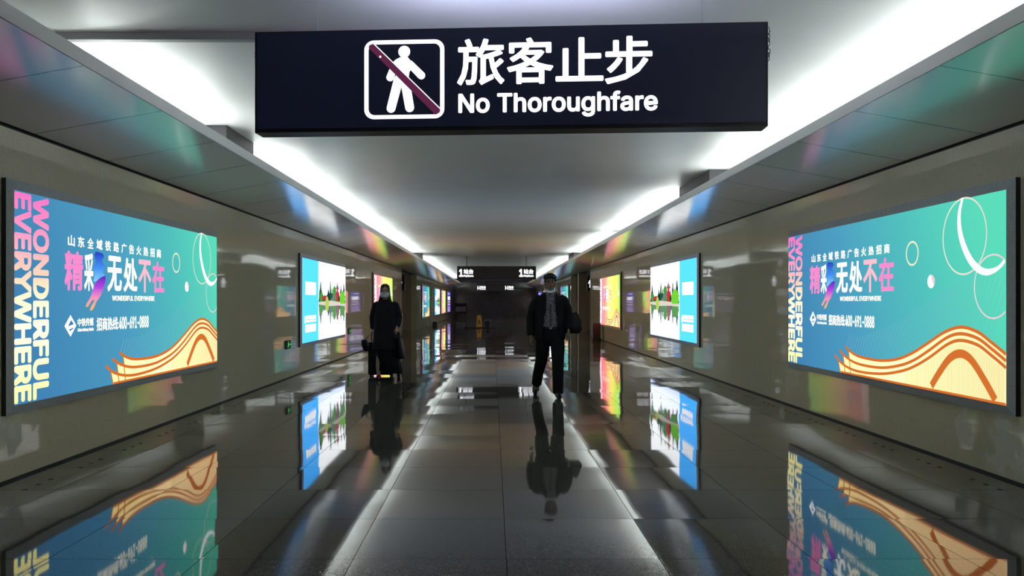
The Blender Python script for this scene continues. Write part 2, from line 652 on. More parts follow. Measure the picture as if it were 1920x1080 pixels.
for a, b in ((5.95, 8.75), (9.95, 13.45), (13.8, 17.45), (17.8, 21.4), (21.85, 25.4), (25.8, 29.2), (29.5, 31.4),
             (34.0, 37.5), (37.9, 41.5), (41.9, 45.5), (45.9, 49.5), (49.9, 53.5), (53.9, 57.5), (57.9, 61.5), (61.9, 65.0)):
    cove_light(LL - 0.42, a, b, 'left')
for a, b in ((-3.0, 0.6), (0.65, 4.3), (4.35, 8.0), (8.05, 11.7), (13.8, 17.4), (17.45, 21.6), (22.5, 26.5), (27.1, 31.4),
             (34.0, 37.5), (37.9, 41.5), (41.9, 45.5), (45.9, 49.5), (49.9, 53.5), (53.9, 57.5), (57.9, 61.5), (61.9, 65.0)):
    cove_light(LR + 0.42, a, b, 'right')
# dark blocks added in the coves to deepen the shade at the tube gaps
for side, xl, s, spans in (('left', LL, -1, ((8.85, 9.85), (13.5, 13.75), (17.5, 17.75), (21.45, 21.8), (25.45, 25.75), (29.25, 29.45), (31.6, 33.8))),
                           ('right', LR, 1, ((11.8, 13.7), (21.8, 22.35), (26.65, 26.95), (31.6, 33.8)))):
    for a, c in spans:
        o = obj('shade_block', MB().box(-0.24, 0.24, 0, c - a, 0, 0.20 if c - a < 0.7 else ZC - ZS + 0.009), M['side'], bevel=0.005)
        o.location = (xl + s * (0.49 if c - a < 0.7 else 0.53), a, ZS - 0.01)
        tag(o, 'added dark block shading a gap between the lamps of the %s cove' % side, 'light blocker', 'added shade blocks in the %s cove' % side)
# one lamp in each side passage
for x, y, side in ((XL - 3.0, 36.0, 'left'), (XR + 2.2, 38.5, 'right')):
    t = thing('ceiling_lamp', 'white strip lamp on the ceiling of the %s side passage' % side, 'light', (x, y, ZW + 0.06))
    obj('lamp_body', MB().box(-0.65, 0.65, -0.06, 0.06, -0.05, 0), M['lip'], t)
    obj('diffuser', MB().box(-0.62, 0.62, -0.05, 0.05, -0.075, -0.05), emit('passage lamp ' + side, (1, 0.96, 0.9), 3.0), t)

# ------------------------------------------------------------------ light boxes
BW, BZ0, BZ1 = 4.60, 0.495, 2.235          # outer frame
U0, U1, V0, V1 = 0.06, 4.53, 0.565, 2.155  # lit field, in box coordinates
FACE = -0.06                               # face of the lit field in front of the wall


def R1(x, y):
    """Point of the right-hand advertisement from its place in the photograph, as (u, z)."""
    d = 3.77 * F / (x - 924.0)
    return (10.60 - d, EYE + (567.0 - y) * d / F)


def c3(x, y):
    return R1(1460 + x / 2.25, 320 + y / 2.25)


def c7(x, y):
    return R1(1470 + x / 5.144, 430 + y / 5.144)


def box_shell(root, face_mat):
    a, p = -0.035, FACE
    b = MB()
    # wall-hung tray with a sloping face frame round the lit field
    o0 = [(0, 0, BZ0), (BW, 0, BZ0), (BW, 0, BZ1), (0, 0, BZ1)]
    o1 = [(0, a, BZ0), (BW, a, BZ0), (BW, a, BZ1), (0, a, BZ1)]
    o2 = [(U0, p, V0), (U1, p, V0), (U1, p, V1), (U0, p, V1)]
    o3 = [(U0, p + 0.01, V0), (U1, p + 0.01, V0), (U1, p + 0.01, V1), (U0, p + 0.01, V1)]
    b.add(o1 + o2 + o3, [(i, (i + 1) % 4, 4 + (i + 1) % 4, 4 + i) for i in range(4)] + [(4 + i, 4 + (i + 1) % 4, 8 + (i + 1) % 4, 8 + i) for i in range(4)])
    obj('face_frame', b, M['frame'], root)
    s = MB()
    s.add(o0 + o1, [(i, (i + 1) % 4, 4 + (i + 1) % 4, 4 + i) for i in range(4)])
    obj('housing', s, M['side'], root)
    pm = MB().box(U0, U1, p + 0.004, p + 0.02, V0, V1)
    return obj('display_panel', pm, face_mat, root)


Y1, Y2, Y3, Y4 = FACE - 0.001, FACE - 0.002, FACE - 0.003, FACE - 0.004


def advert(label, palette, group):
    """The slogan advertisement: turned lettering, headline, rings and a rolling wave."""
    root = thing('light_box', label, 'advertisement', (0, 0, 0), 0, group)
    face = box_shell(root, palette['bg'])
    b = MB()
    text_on(b, 'EVERYWHERE', U0 - 0.0, 0.285, V0 + 0.01, V1 - 0.01, Y1, 0.035, True)
    text_on(b, 'WONDERFUL', 0.305, 0.535, V0 + 0.01, V1 - 0.01, Y1, 0.035, True)
    obj('slogan_lettering', b, palette['slogan'], face)
    b = MB()
    s = '山东全域铁路广告火热招商'
    (ua, za), (ub, zb) = c7(262, 318), c7(1037, 228)
    w = (ub - ua) / len(s)
    for i, ch in enumerate(s):
        text_on(b, ch, ua + w * i + w * 0.1, ua + w * i + w * 0.78, EYE + 0.470, EYE + 0.562, Y1, 0.025)
    obj('top_line_lettering', b, M['cream'], face)
    zt, zb_ = EYE + 0.43, EYE + 0.10
    heads = (('精', 250, 350, M['pink']), ('采', 356, 412, M['cream']), ('无', 505, 615, M['white']), ('处', 630, 755, M['cream']),
             ('不', 765, 900, M['rose']), ('在', 915, 1060, M['pink']))
    for ch, xa, xb, mt in heads:
        b = MB()
        text_on(b, ch, c7(xa, 400)[0], c7(xb, 400)[0], zb_, zt, Y1, 0.03)
        obj('headline_lettering', b, mt, face)
    # brush splash in place of the last strokes of the second character
    for mt, st in ((M['splash_blue'], ((425, 318), (470, 322), (479, 350), (466, 378), (489, 425), (472, 468), (489, 495), (456, 507), (434, 537), (412, 547), (418, 490), (409, 440), (424, 400), (416, 350))),
                   (M['splash_violet'], ((488, 488), (491, 530), (474, 600), (458, 650), (430, 700), (410, 752), (390, 766), (396, 735), (416, 692), (402, 690), (376, 736), (364, 726), (394, 660), (410, 600), (434, 540)))):
        pts = [c7(*q) for q in st]
        b = MB().poly([(u, Y2, z) for u, z in spline(pts + [pts[0]], 4)[:-1]])
        obj('brush_splash', b, mt, face)
    b = MB()
    text_on(b, 'WONDERFUL EVERYWHERE', c7(540, 0)[0], c7(938, 0)[0], EYE + 0.015, EYE + 0.064, Y1, 0.025)
    obj('slogan_line_lettering', b, M['cream'], face)
    b = MB()
    (ua, _), (ub, _) = c7(318, 0), c7(412, 0)
    text_on(b, '中铁传媒', ua, ub, EYE - 0.205, EYE - 0.135, Y1, 0.025)
    text_on(b, 'China Railway Media', ua, ub, EYE - 0.255, EYE - 0.22, Y1, 0.03)
    obj('company_lettering', b, M['cream'], face)
    b = MB()
    (ua, _), (um, _), (ub, _) = c7(432, 0), c7(590, 0), c7(872, 0)
    text_on(b, '招商热线:', ua, um, EYE - 0.255, EYE - 0.135, Y1, 0.025)
    text_on(b, '400-691-0888', um + 0.01, ub, EYE - 0.255, EYE - 0.135, Y1, 0.024)
    obj('contact_lettering', b, M['cream'], face)
    # diamond emblem
    (ua, _), (ub, _) = c7(250, 0), c7(311, 0)
    um, zm = (ua + ub) / 2, EYE - 0.195
    r, h = (ub - ua) / 2, 0.09
    b = MB()
    b.poly([(ua, Y1, zm), (um, Y1, zm - h), (ub, Y1, zm), (um, Y1, zm + h)])
    em = obj('emblem', b, M['white'], face)
    b = MB()
    b.poly([(um - r * 0.45, Y2, zm - 0.005), (um + r * 0.1, Y2, zm + h * 0.55), (um + r * 0.55, Y2, zm + 0.012)])
    b.poly([(um - r * 0.3, Y2, zm - 0.03), (um + r * 0.6, Y2, zm - 0.014), (um + r * 0.5, Y2, zm - 0.024), (um - r * 0.1, Y2, zm - 0.045)])
    obj('emblem_mark', b, palette['ink'], em)
    # rings, ball and crescent
    for cu, cz, r, w in ((3.17, EYE + 0.44, 0.104, 0.016), (3.985, EYE + 0.53, 0.305, 0.013), (4.37, EYE + 0.12, 0.24, 0.013)):
        obj('ring', ring(MB(), cu, cz, r, w, Y1, U1), M['ring'], face)
    b = MB()
    disc(b, 3.49, EYE + 0.18, 0.058, Y1)
    obj('ball', b, M['white'], face)
    b = MB()
    b.poly([(3.49 + 0.058 * math.cos(a), Y2, EYE + 0.18 + 0.058 * math.sin(a)) for a in [math.radians(-40 + 13 * k) for k in range(11)]])
    obj('ball_rose_side', b, M['rose'], face)  # rose print on the right side of the white ball
    c4 = [(540, 95), (515, 210), (515, 330), (540, 450), (590, 570), (650, 650), (720, 690), (790, 680), (850, 640), (900, 570)]
    pts = spline([R1(1680 + x / 4.318, 350 + y / 4.318) for x, y in c4], 5)
    n = len(pts)
    b = MB()
    pts = [p for p in pts if p[0] < U1 - 0.012]
    n = len(pts)
    ribbon(b, pts, [0.018 + 0.046 * math.sin(math.pi * min(0.93, 0.05 + i / n)) for i in range(n)], Y2)
    obj('crescent', b, M['white'], face)
    # rolling wave: three cream sheets edged in orange, and an arch
    tops = ([(283, 742), (310, 768), (350, 787), (430, 801), (500, 795), (560, 772), (620, 735), (700, 682), (770, 660), (840, 680), (900, 725), (963, 776)],
            [(258, 758), (290, 790), (340, 816), (430, 831), (510, 822), (570, 800), (630, 762), (710, 705), (770, 688), (840, 707), (900, 752), (963, 804)],
            [(238, 778), (270, 815), (330, 845), (430, 857), (520, 845), (580, 822), (640, 786), (715, 732), (770, 716), (840, 735), (900, 780), (963, 833)])
    lines = MB()
    hatch = MB()
    for i, t in enumerate(tops):
        pts = [p for p in spline([c3(*q) for q in t], 6)]
        pts[-1] = (U1, pts[-1][1])
        yy = Y1 - 0.0006 * i
        b = MB()
        left = pts[3]
        base = [(left[0] + 0.12 + 0.0 * i, yy, V0 + 0.012)]
        up = [(p[0], yy, p[1]) for p in pts[3:]]
        k = len(up)
        lo = [(max(p[0], left[0] + 0.05), yy, V0 + 0.012) for p in up]
        b.add(up + lo, [(j, j + 1, k + j + 1, k + j) for j in range(k - 1)])
        obj('wave_sheet', b, M['wave'], face)
        ribbon(lines, pts, 0.028, Y3)
        ribbon(lines, [pts[3], (left[0] + 0.05, V0 + 0.012)], 0.02, Y3)
    ribbon(lines, [(tops and c3(262, 858)[0], V0 + 0.01), (U1, V0 + 0.01)], 0.02, Y3)
    arch = spline([c3(*q) for q in ((628, 938), (680, 850), (725, 790), (770, 772), (815, 800), (870, 885), (925, 985))], 6)
    arch = [p for p in arch if p[1] > V0 + 0.022]
    ribbon(lines, arch, 0.07, Y3)
    obj('wave_outline', lines, M['orange'], face)
    last = spline([c3(*q) for q in tops[2]], 6)
    first = spline([c3(*q) for q in tops[0]], 6)

    def at(curve, u):
        for p, q in zip(curve, curve[1:]):
            if p[0] <= u <= q[0]:
                return p[1] + (q[1] - p[1]) * (u - p[0]) / max(1e-6, q[0] - p[0])
        return None
    for k in range(70):
        u = 3.05 + k * 0.021
        z = at(last, u)
        if z and u < U1 - 0.01:
            ribbon(hatch, [(u, V0 + 0.02), (u, z - 0.03)], 0.005, Y2 - 0.0005)
    obj('wave_hatching', hatch, M['hatch'], face)
    rays = MB()
    for k in range(48):
        u = 1.75 + k * 0.055
        z = at(first, u)
        if z:
            e = min(1.0, (k + 8) / 30.0, max(0.0, (U1 - 0.02 - u) / 0.22))
            ribbon(rays, [(u, z + 0.02), (u + 0.22 * e, z + 0.02 + 0.42 * e)], 0.006, Y1)
    obj('fine_lines', rays, palette['rays'], face)
    return root


M['cream'] = emit('cream print', lin((255, 250, 225)), 1.5, False)
M['white'] = emit('white print', (1, 1, 1), 1.6, False)
M['pink'] = emit('pink print', lin((255, 140, 205)), 1.05, False)
M['rose'] = emit('pale rose print', lin((255, 190, 205)), 1.05, False)
M['orange'] = emit('orange print', lin((215, 115, 50)), 1.0, False)
M['ring'] = emit_grad('ring print', 0, 3.0, 4.5, [(0, lin((255, 245, 205))), (0.6, lin((240, 235, 215))), (1, lin((235, 205, 220)))], 1.0, False)
M['wave'] = emit_grad('cream wave print', 0, 1.2, 4.53, [(0, (1.6, 1.25, 0.42)), (0.45, (1.7, 1.25, 0.62)), (1, (1.5, 0.95, 0.50))], 1.0)
M['hatch'] = emit('ochre hatching', lin((235, 190, 110)), 1.0, False)
M['splash_blue'] = emit_grad('blue brush print', 2, EYE + 0.15, EYE + 0.45, [(0, lin((150, 225, 255))), (0.5, lin((70, 150, 245))), (1, lin((40, 60, 200)))], 1.0, False)
M['splash_violet'] = emit_grad('violet brush print', 2, EYE - 0.07, EYE + 0.25, [(0, lin((255, 190, 90))), (0.35, lin((245, 150, 190))), (0.65, lin((180, 70, 225))), (1, lin((50, 45, 190)))], 1.0, False)
slog = emit_grad('pink to yellow print', 2, V0, V1, [(0, (1.5, 1.35, 0.42)), (0.35, (1.5, 1.4, 0.85)), (0.62, lin((255, 215, 190))), (0.8, lin((255, 160, 200))), (1, lin((255, 120, 200)))], 1.0, False)
pal_teal = dict(
    bg=emit_grad('blue to teal print', 0, U0, U1, [(0, lin((66, 132, 182))), (0.40, lin((78, 158, 194))), (0.72, lin((82, 192, 190))), (1, lin((92, 222, 188)))], 1.0, True, 2, 0.10),
    slogan=slog, ink=emit('blue ink', lin((62, 124, 172)), 1.0, False), rays=emit('pale blue lines', lin((120, 185, 205)), 1.0, False))
pal_pink = dict(
    bg=emit_grad('pink to green print', 0, U0, U1, [(0, (1.25, 0.16, 0.28)), (0.3, (1.3, 0.30, 0.26)), (0.55, (1.3, 0.85, 0.22)), (0.78, (0.75, 1.05, 0.10)), (1, (0.35, 0.95, 0.10))], 1.55),
    slogan=emit('white slogan print', (1, 0.95, 0.98), 1.6, False), ink=emit('pink ink', lin((250, 110, 140)), 1.0, False), rays=emit('pale lines', lin((255, 225, 160)), 1.0, False))

# the lake advertisement ------------------------------------------------------
M['cyan'] = emit('cyan print', (0.10, 0.72, 1.75), 1.15)
M['sky'] = emit('white sky print', (1.55, 1.6, 1.65), 1.35)
M['lake'] = emit_grad('pale lake print', 2, V0, EYE, [(0, (0.85, 1.05, 1.55)), (0.25, (1.35, 1.45, 1.6)), (1, (1.5, 1.5, 1.5))], 1.3)
for nm, c in (('pine', (36, 92, 66)), ('dark_pine', (24, 58, 50)), ('leaf', (70, 160, 60)), ('bright_leaf', (120, 215, 60)), ('willow', (190, 215, 90)),
              ('red', (205, 50, 75)), ('roof', (120, 130, 135)), ('stone', (225, 218, 205)),
              ('pine_dim', (110, 140, 130)), ('dark_dim', (95, 115, 115)), ('leaf_dim', (95, 160, 90)), ('red_dim', (150, 110, 120))):
    M[nm] = emit('lake print ' + nm.replace('_', ' '), lin(c), 1.0, False)


def tree_outline(cx, z0, h, w, rnd, kind):
    n = 11
    L, Rr = [], []
    for i in range(n):
        t = i / (n - 1)
        if kind == 'cone':
            r = w * (1 - t) ** 0.75 * (0.8 + 0.4 * rnd.random())
        else:
            r = w * math.sqrt(max(0.0, 1 - (2 * t - 0.75) ** 2 / 1.6)) * (0.82 + 0.36 * rnd.random())
        L.append((cx - r, z0 + h * t))
        Rr.append((cx + r, z0 + h * t))
    return L + Rr[::-1]


def lake_advert(label, cyan_left, group):
    rnd = random.Random(7)
    root = thing('light_box', label, 'advertisement', (0, 0, 0), 0, group)
    face = box_shell(root, M['sky'])
    pa, pb = (U0 + 1.40, U1) if cyan_left else (U0, U1 - 1.40)
    ca, cb = (U0, U0 + 1.40) if cyan_left else (U1 - 1.40, U1)
    bank = EYE - 0.01
    obj('cyan_band', MB().poly([(ca, Y1, V0), (cb, Y1, V0), (cb, Y1, V1), (ca, Y1, V1)]), M['cyan'], face)
    b = MB()
    for k in range(4):
        w = 0.235
        b.poly([(x, Y2, z) for x, z in rrect(ca + 0.24 + k * w, ca + 0.24 + k * w + 0.222, 1.47, 1.72, 0.02, 2)])
    for k in range(5):
        w = 0.19
        b.poly([(x, Y2, z) for x, z in rrect(ca + 0.22 + k * w, ca + 0.22 + k * w + 0.178, 0.755, 0.905, 0.02, 2)])
    disc(b, ca + 0.24, 1.0, 0.075, Y2)
    b.poly([(x, Y2, z) for x, z in rrect(ca + 0.34, ca + 1.17, 1.0, 1.075, 0.01, 2)])
    b.poly([(x, Y2, z) for x, z in rrect(ca + 0.34, ca + 1.17, 0.945, 0.985, 0.01, 2)])
    obj('white_print_block', b, M['white'], face)
    obj('lake_surface', MB().poly([(pa, Y1, V0), (pb, Y1, V0), (pb, Y1, bank), (pa, Y1, bank)]), M['lake'], face)

    def P(t):
        return pa + (pb - pa) * t
    items = []
    for i in range(30):
        t = rnd.random()
        h = 0.14 + 0.14 * rnd.random()
        if t < 0.16:
            h += 0.12 * (0.16 - t) / 0.16
        items.append(('cone', t, h, 0.10 + 0.08 * rnd.random(), rnd.choice(['pine', 'dark_pine', 'pine', 'leaf'])))
    items += [('cone', 0.40, 0.50, 0.15, 'pine'), ('cone', 0.33, 0.34, 0.17, 'dark_pine'), ('cone', 0.46, 0.38, 0.13, 'pine'), ('cone', 0.80, 0.47, 0.14, 'dark_pine'),
              ('cone', 0.94, 0.50, 0.20, 'dark_pine'), ('cone', 0.03, 0.46, 0.20, 'pine'), ('cone', 0.87, 0.34, 0.15, 'pine'), ('cone', 0.72, 0.30, 0.14, 'dark_pine'),
              ('round', 0.55, 0.38, 0.22, 'leaf'), ('round', 0.10, 0.22, 0.2, 'leaf'), ('round', 0.20, 0.16, 0.2, 'pine')]
    layers = {}
    dim = {'pine': 'pine_dim', 'dark_pine': 'dark_dim', 'leaf': 'leaf_dim'}
    for j, (kind, t, h, w, mt) in enumerate(items):
        cx = min(max(P(t), pa + w * 1.1), pb - w * 1.1)
        o = tree_outline(cx, bank, h, w, rnd, kind)
        dy = Y2 - 0.00001 * j
        layers.setdefault(mt, MB()).poly([(x, dy, z) for x, z in o])
        layers.setdefault(dim[mt], MB()).poly([(x + 0.01 * math.sin(z * 90), dy, 2 * bank - z) for x, z in o])
    for mt, mb in layers.items():
        obj('tree_print', mb, M[mt], face)
    # pavilion with a stepped roof beside the water
    b = MB()
    px = P(0.66)
    for z0, z1, w0, w1 in ((0.0, 0.16, 0.13, 0.13), (0.16, 0.25, 0.30, 0.10), (0.25, 0.31, 0.10, 0.10), (0.31, 0.40, 0.24, 0.06), (0.40, 0.50, 0.05, 0.01)):
        b.poly([(px - w0, Y3, bank + z0), (px + w0, Y3, bank + z0), (px + w1, Y3, bank + z1), (px - w1, Y3, bank + z1)])
    b.poly([(P(0.10), Y3, bank + 0.06), (P(0.30), Y3, bank + 0.08), (P(0.26), Y3, bank + 0.16), (P(0.12), Y3, bank + 0.13)])
    obj('pavilion_print', b, M['red'], face)
    b2 = MB()
    b2.poly([(P(0.40), Y3, bank + 0.06), (P(0.62), Y3, bank + 0.26), (P(0.63), Y3, bank + 0.20), (P(0.5), Y3, bank + 0.03)])
    b2.poly([(px - 0.20, Y4, bank + 0.33), (px + 0.20, Y4, bank + 0.33), (px + 0.10, Y4, bank + 0.38), (px - 0.10, Y4, bank + 0.38)])
    obj('roof_print', b2, M['roof'], face)
    b = MB()
    b.poly([(px - 0.22, Y3, bank - 0.02), (px + 0.2, Y3, bank - 0.02), (px + 0.12, Y3, bank - 0.38), (px - 0.08, Y3, bank - 0.38)])
    obj('pavilion_reflection', b, M['red_dim'], face)
    b = MB()
    b.poly([(x, Y4 + 0.0003, z) for x, z in tree_outline(P(0.87), bank - 0.02, 0.30, 0.36, rnd, 'round')])
    obj('bush_print', b, M['bright_leaf'], face)
    b = MB()
    b.poly([(min(x, pb), Y3, 2 * bank - z - 0.04) for x, z in tree_outline(P(0.87), bank, 0.26, 0.33, rnd, 'round')])
    obj('bush_reflection', b, M['leaf_dim'], face)
    b = MB()
    b.poly([(x, Y4, z) for x, z in tree_outline(P(0.28), bank - 0.16, 0.30, 0.19, rnd, 'round')])
    obj('willow_print', b, M['willow'], face)
    b = MB()
    b.poly([(x, Y4 + 0.0005, z) for x, z in ((P(0.0), bank - 0.03), (P(0.35), bank - 0.07), (P(0.7), bank - 0.06), (P(1), bank - 0.08), (P(1), bank - 0.01), (P(0.75), bank + 0.02), (P(0.4), bank + 0.05), (P(0), bank + 0.02))])
    obj('bank_print', b, M['stone'], face)
    return root


M['violet'] = emit_grad('violet print', 2, V0, V1, [(0, (0.16, 0.13, 0.75)), (1, (0.10, 0.09, 0.60))], 1.0)
M['butter'] = emit('butter print', lin((255, 215, 150)), 1.0, False)


def violet_advert(label, group):
    root = thing('light_box', label, 'advertisement', (0, 0, 0), 0, group)
    face = box_shell(root, M['violet'])
    b = MB()
    for k in range(7):
        b.poly([(x, Y1, z) for x, z in rrect(0.75 + k * 0.45, 1.15 + k * 0.45, 1.52, 1.80, 0.05, 3)])
    for k in range(3):
        b.poly([(x, Y1, z) for x, z in rrect(0.8 + k * 0.9, 1.2 + k * 0.9, 1.98, 2.06, 0.03, 3)])
    obj('white_print_block', b, M['white'], face)
    b = MB()
    for z in (1.32, 1.12):
        for k in range(3):
            b.poly([(x, Y1, zz) for x, zz in rrect(0.75 + k * 1.08, 1.72 + k * 1.08, z, z + 0.10, 0.04, 3)])
    for k in range(3):
        disc(b, 1.0 + k * 1.2, 0.86, 0.17, Y1)
        b.poly([(x, Y1, zz) for x, zz in rrect(0.75 + k * 1.2, 1.25 + k * 1.2, 0.60, 0.74, 0.06, 3)])
    obj('butter_print_block', b, M['butter'], face)
    return root


GL, GR = 'light boxes along the left wall', 'light boxes along the right wall'
LQ, RQ = math.radians(90), math.radians(-90)


def place(root, side, ynear, label=None, group=None):
    root.location = (XL, ynear, 0) if side == 'L' else (XR, ynear + BW, 0)
    root.rotation_euler = (0, 0, LQ if side == 'L' else RQ)
    if label:
        root['label'] = label
    root['group'] = GL if side == 'L' else GR
    return root


adv = advert('nearest light box on the left wall, blue to teal slogan advert with orange wave', pal_teal, GL)
place(adv, 'L', 6.02)
place(copy_tree(adv), 'R', 6.0, 'nearest light box on the right wall, blue to teal slogan advert with orange wave')
lk = lake_advert('left wall light box with cyan band beside a lake pavilion picture, after the blue advert', True, GL)
place(lk, 'L', 15.22)
place(copy_tree(lk), 'L', 50.2, 'small distant lake and cyan light box on the left wall past the side passage')
lk2 = lake_advert('right wall light box with cyan band beside a lake pavilion picture', False, GR)
place(lk2, 'R', 15.22)
place(copy_tree(lk2), 'R', 50.2, 'distant lake and cyan light box on the right wall, behind the walking man')
pk = advert('pink to green slogan light box on the left wall, right behind the woman', pal_pink, GL)
place(pk, 'L', 24.5)
place(copy_tree(pk), 'R', 24.5, 'pink to green slogan light box on the right wall above the red cabinet')
place(copy_tree(adv), 'L', 41.4, 'teal slogan light box on the left wall, first one past the side passage')
place(copy_tree(adv), 'R', 41.4, 'teal slogan light box on the right wall past the pillar, beside the man')
place(copy_tree(pk), 'L', 57.0, 'small distant pink and green light box on the left wall')
place(copy_tree(pk), 'R', 57.0, 'small distant pink light box on the right wall, beside the man\'s ear')
vi = violet_advert('violet blue light box at the far end of the left wall', GL)
place(vi, 'L', 64.0)
place(copy_tree(vi), 'R', 64.0, 'violet blue light box at the far end of the right wall')

# ------------------------------------------------------------------ the hanging NO THOROUGHFARE sign
SA, SB = Vector((-1.381, 4.80, 0)), Vector((1.538, 4.62, 0))
SLEN = (SB - SA).length
SANG = math.atan2(SB.y - SA.y, SB.x - SA.x)
SZ0, SZ1 = EYE + 0.985, EYE + 1.569


def sg(x, y):
    """Photograph pixel to the sign's own plane: metres along from its left end, height."""
    k = (x - 924.0) / F
    s = (k * 4.80 + 1.381) / (2.919 + 0.18 * k)
    Y = 4.80 - 0.18 * s
    return (s * SLEN, EYE + (567.0 - y) * Y / F)


def sA(x, y):
    return sg(460 + x / 3.84, 20 + y / 3.84)


def sB(x, y):
    return sg(950 + x / 3.765, 20 + y / 3.765)


M['letter'] = emit('backlit white lettering', (0.93, 0.94, 1.0), 2.2)
M['maroon'] = emit('backlit maroon film strip', (0.110, 0.020, 0.060), 1.0, False)
sign = thing('hanging_sign', 'big black overhead sign with white no thoroughfare lettering and crossed out walking figure', 'sign', (SA.x, SA.y, 0), SANG)
FS = -0.004
hb = MB().box(0, SLEN, 0.0, 0.14, SZ0, SZ0 + 0.02).box(0, SLEN, 0.0, 0.012, SZ0 + 0.02, SZ1).box(0, SLEN, 0.128, 0.14, SZ0 + 0.02, SZ1 - 0.09)
hb.box(0, 0.012, 0.012, 0.128, SZ0 + 0.02, SZ1).box(SLEN - 0.012, SLEN, 0.012, 0.128, SZ0 + 0.02, SZ1)
obj('housing', hb, M['dark'], sign)
obj('sign_face', MB().box(0.012, SLEN - 0.012, -0.003, 0.001, SZ0 + 0.022, SZ1 - 0.006), M['signface'], sign)
for s, (xa, ya), (xb, yb) in (('旅', sA(1525, 540), sA(1866, 200)), ('客', sB(2, 521), sB(330, 188)), ('止', sB(345, 502), sB(683, 186)), ('步', sB(693, 520), sB(1028, 176))):
    obj('chinese_lettering', text_on(MB(), s, xa, xb, ya, yb, FS, 0.019), M['letter'], sign)
b = MB()
(xa, ya), (xb, yb) = sA(1534, 748), sB(1066, 565)
_, y0n = sA(1534, 738)
y1n = sB(1000, 562)[1]
vs, fs = text_geo('No Thoroughfare', 0.035)
text_on(b, 'No Thoroughfare', xa, xb, sB(585, 748)[1], y1n, FS, 0.022)
obj('english_lettering', b, M['letter'], sign)
# pictogram
(xa, za), (xb, zb) = sA(858, 783), sA(1433, 207)
(xc, zc), (xd, zd) = sA(888, 755), sA(1403, 236)
o1, o2 = rrect(xa, xb, za, zb, 0.055, 8), rrect(xc, xd, zc, zd, 0.035, 8)
n = len(o1)
b = MB()
b.add([(x, FS, z) for x, z in o1] + [(x, FS, z) for x, z in o2], [(i, (i + 1) % n, n + (i + 1) % n, n + i) for i in range(n)])
obj('pictogram_border', b, M['letter'], sign)
b = MB()
m1 = 1.0 / 3.84 * 4.72 / F
cx, cz = sA(1145, 297)
disc(b, cx, cz, 43 * m1, FS)
b.poly([(x, FS, z) for x, z in [sA(*p) for p in ((1052, 388), (1082, 355), (1115, 338), (1145, 335), (1172, 338), (1190, 362), (1212, 395), (1182, 442), (1174, 500), (1186, 560), (1160, 575), (1120, 545), (1072, 570), (1085, 470), (1075, 410))]])
capsule(b, sA(1076, 395), sA(1044, 482), 24 * m1, 28 * m1, FS - 0.0004)
capsule(b, sA(1185, 385), sA(1268, 468), 26 * m1, 28 * m1, FS - 0.0004)
capsule(b, sA(1103, 500), sA(1050, 705), 34 * m1, 32 * m1, FS - 0.0004)
capsule(b, sA(1150, 500), sA(1184, 700), 34 * m1, 32 * m1, FS - 0.0004)
obj('walking_figure', b, M['letter'], sign)
b = MB()
b.poly([(x, FS - 0.001, z) for x, z in [sA(*p) for p in ((888, 270), (893, 250), (922, 240), (1405, 712), (1400, 735), (1370, 752))]])
sl = obj('slash_strip', b, M['maroon'], sign)
b = MB()
b.poly([(x, FS - 0.0014, z) for x, z in [sA(*p) for p in ((922, 240), (930, 240), (1405, 704), (1405, 712))]])
obj('slash_edge', b, M['letter'], sl)
cx, cz = sA(973, 334)
obj('rivet', disc(MB(), cx, cz, 0.006, FS - 0.002), M['letter'], sl)
# light leaking from the open top
for xa in (0.78, 1.62):
    obj('lamp_tube', MB().tube([(xa, 0.07, SZ1 - 0.05), (xa + 0.72, 0.07, SZ1 - 0.05)], 0.012, 8), emit('sign lamp tube', (0.66, 0.68, 1.0), 120), sign, smooth=True)
for x in (0.35, SLEN - 0.35):
    obj('hanging_wire', MB().tube([(x, 0.07, SZ0 + 0.02), (x, 0.07, ZC)], 0.0016, 6), M['steel'], sign)


def chain(x, y, ztop, n, parent, jitter):
    for k in range(n):
        b = MB()
        zc = ztop - k * 0.021
        pts = []
        for i in range(13):
            a = 2 * math.pi * i / 12
            h, w = 0.0135 * math.cos(a), 0.0075 * math.sin(a)
            dx = jitter * math.sin(k * 1.7)
            pts.append((x + dx + (w if k % 2 == 0 else w * 0.5), y + (0 if k % 2 == 0 else w * 0.86), zc + h))
        b.tube(pts, 0.0021, 6)
        obj('chain_link', b, M['dark'], parent, smooth=True)


ch = obj('chain_hook', MB().tube([(SLEN - 0.002, 0.05, SZ1 - 0.03), (SLEN + 0.018, 0.05, SZ1 - 0.012), (SLEN + 0.024, 0.05, SZ1 - 0.04), (SLEN + 0.016, 0.05, SZ1 - 0.058)], 0.0025, 6), M['dark'], sign)
chain(SLEN + 0.016, 0.05, SZ1 - 0.066, 7, ch, 0.004)
ch = obj('chain_hook', MB().tube([(0.002, 0.05, SZ1 - 0.03), (-0.01, 0.05, SZ1 - 0.04), (-0.009, 0.05, SZ1 - 0.058)], 0.0025, 6), M['dark'], sign)
chain(-0.009, 0.05, SZ1 - 0.066, 5, ch, 0.002)

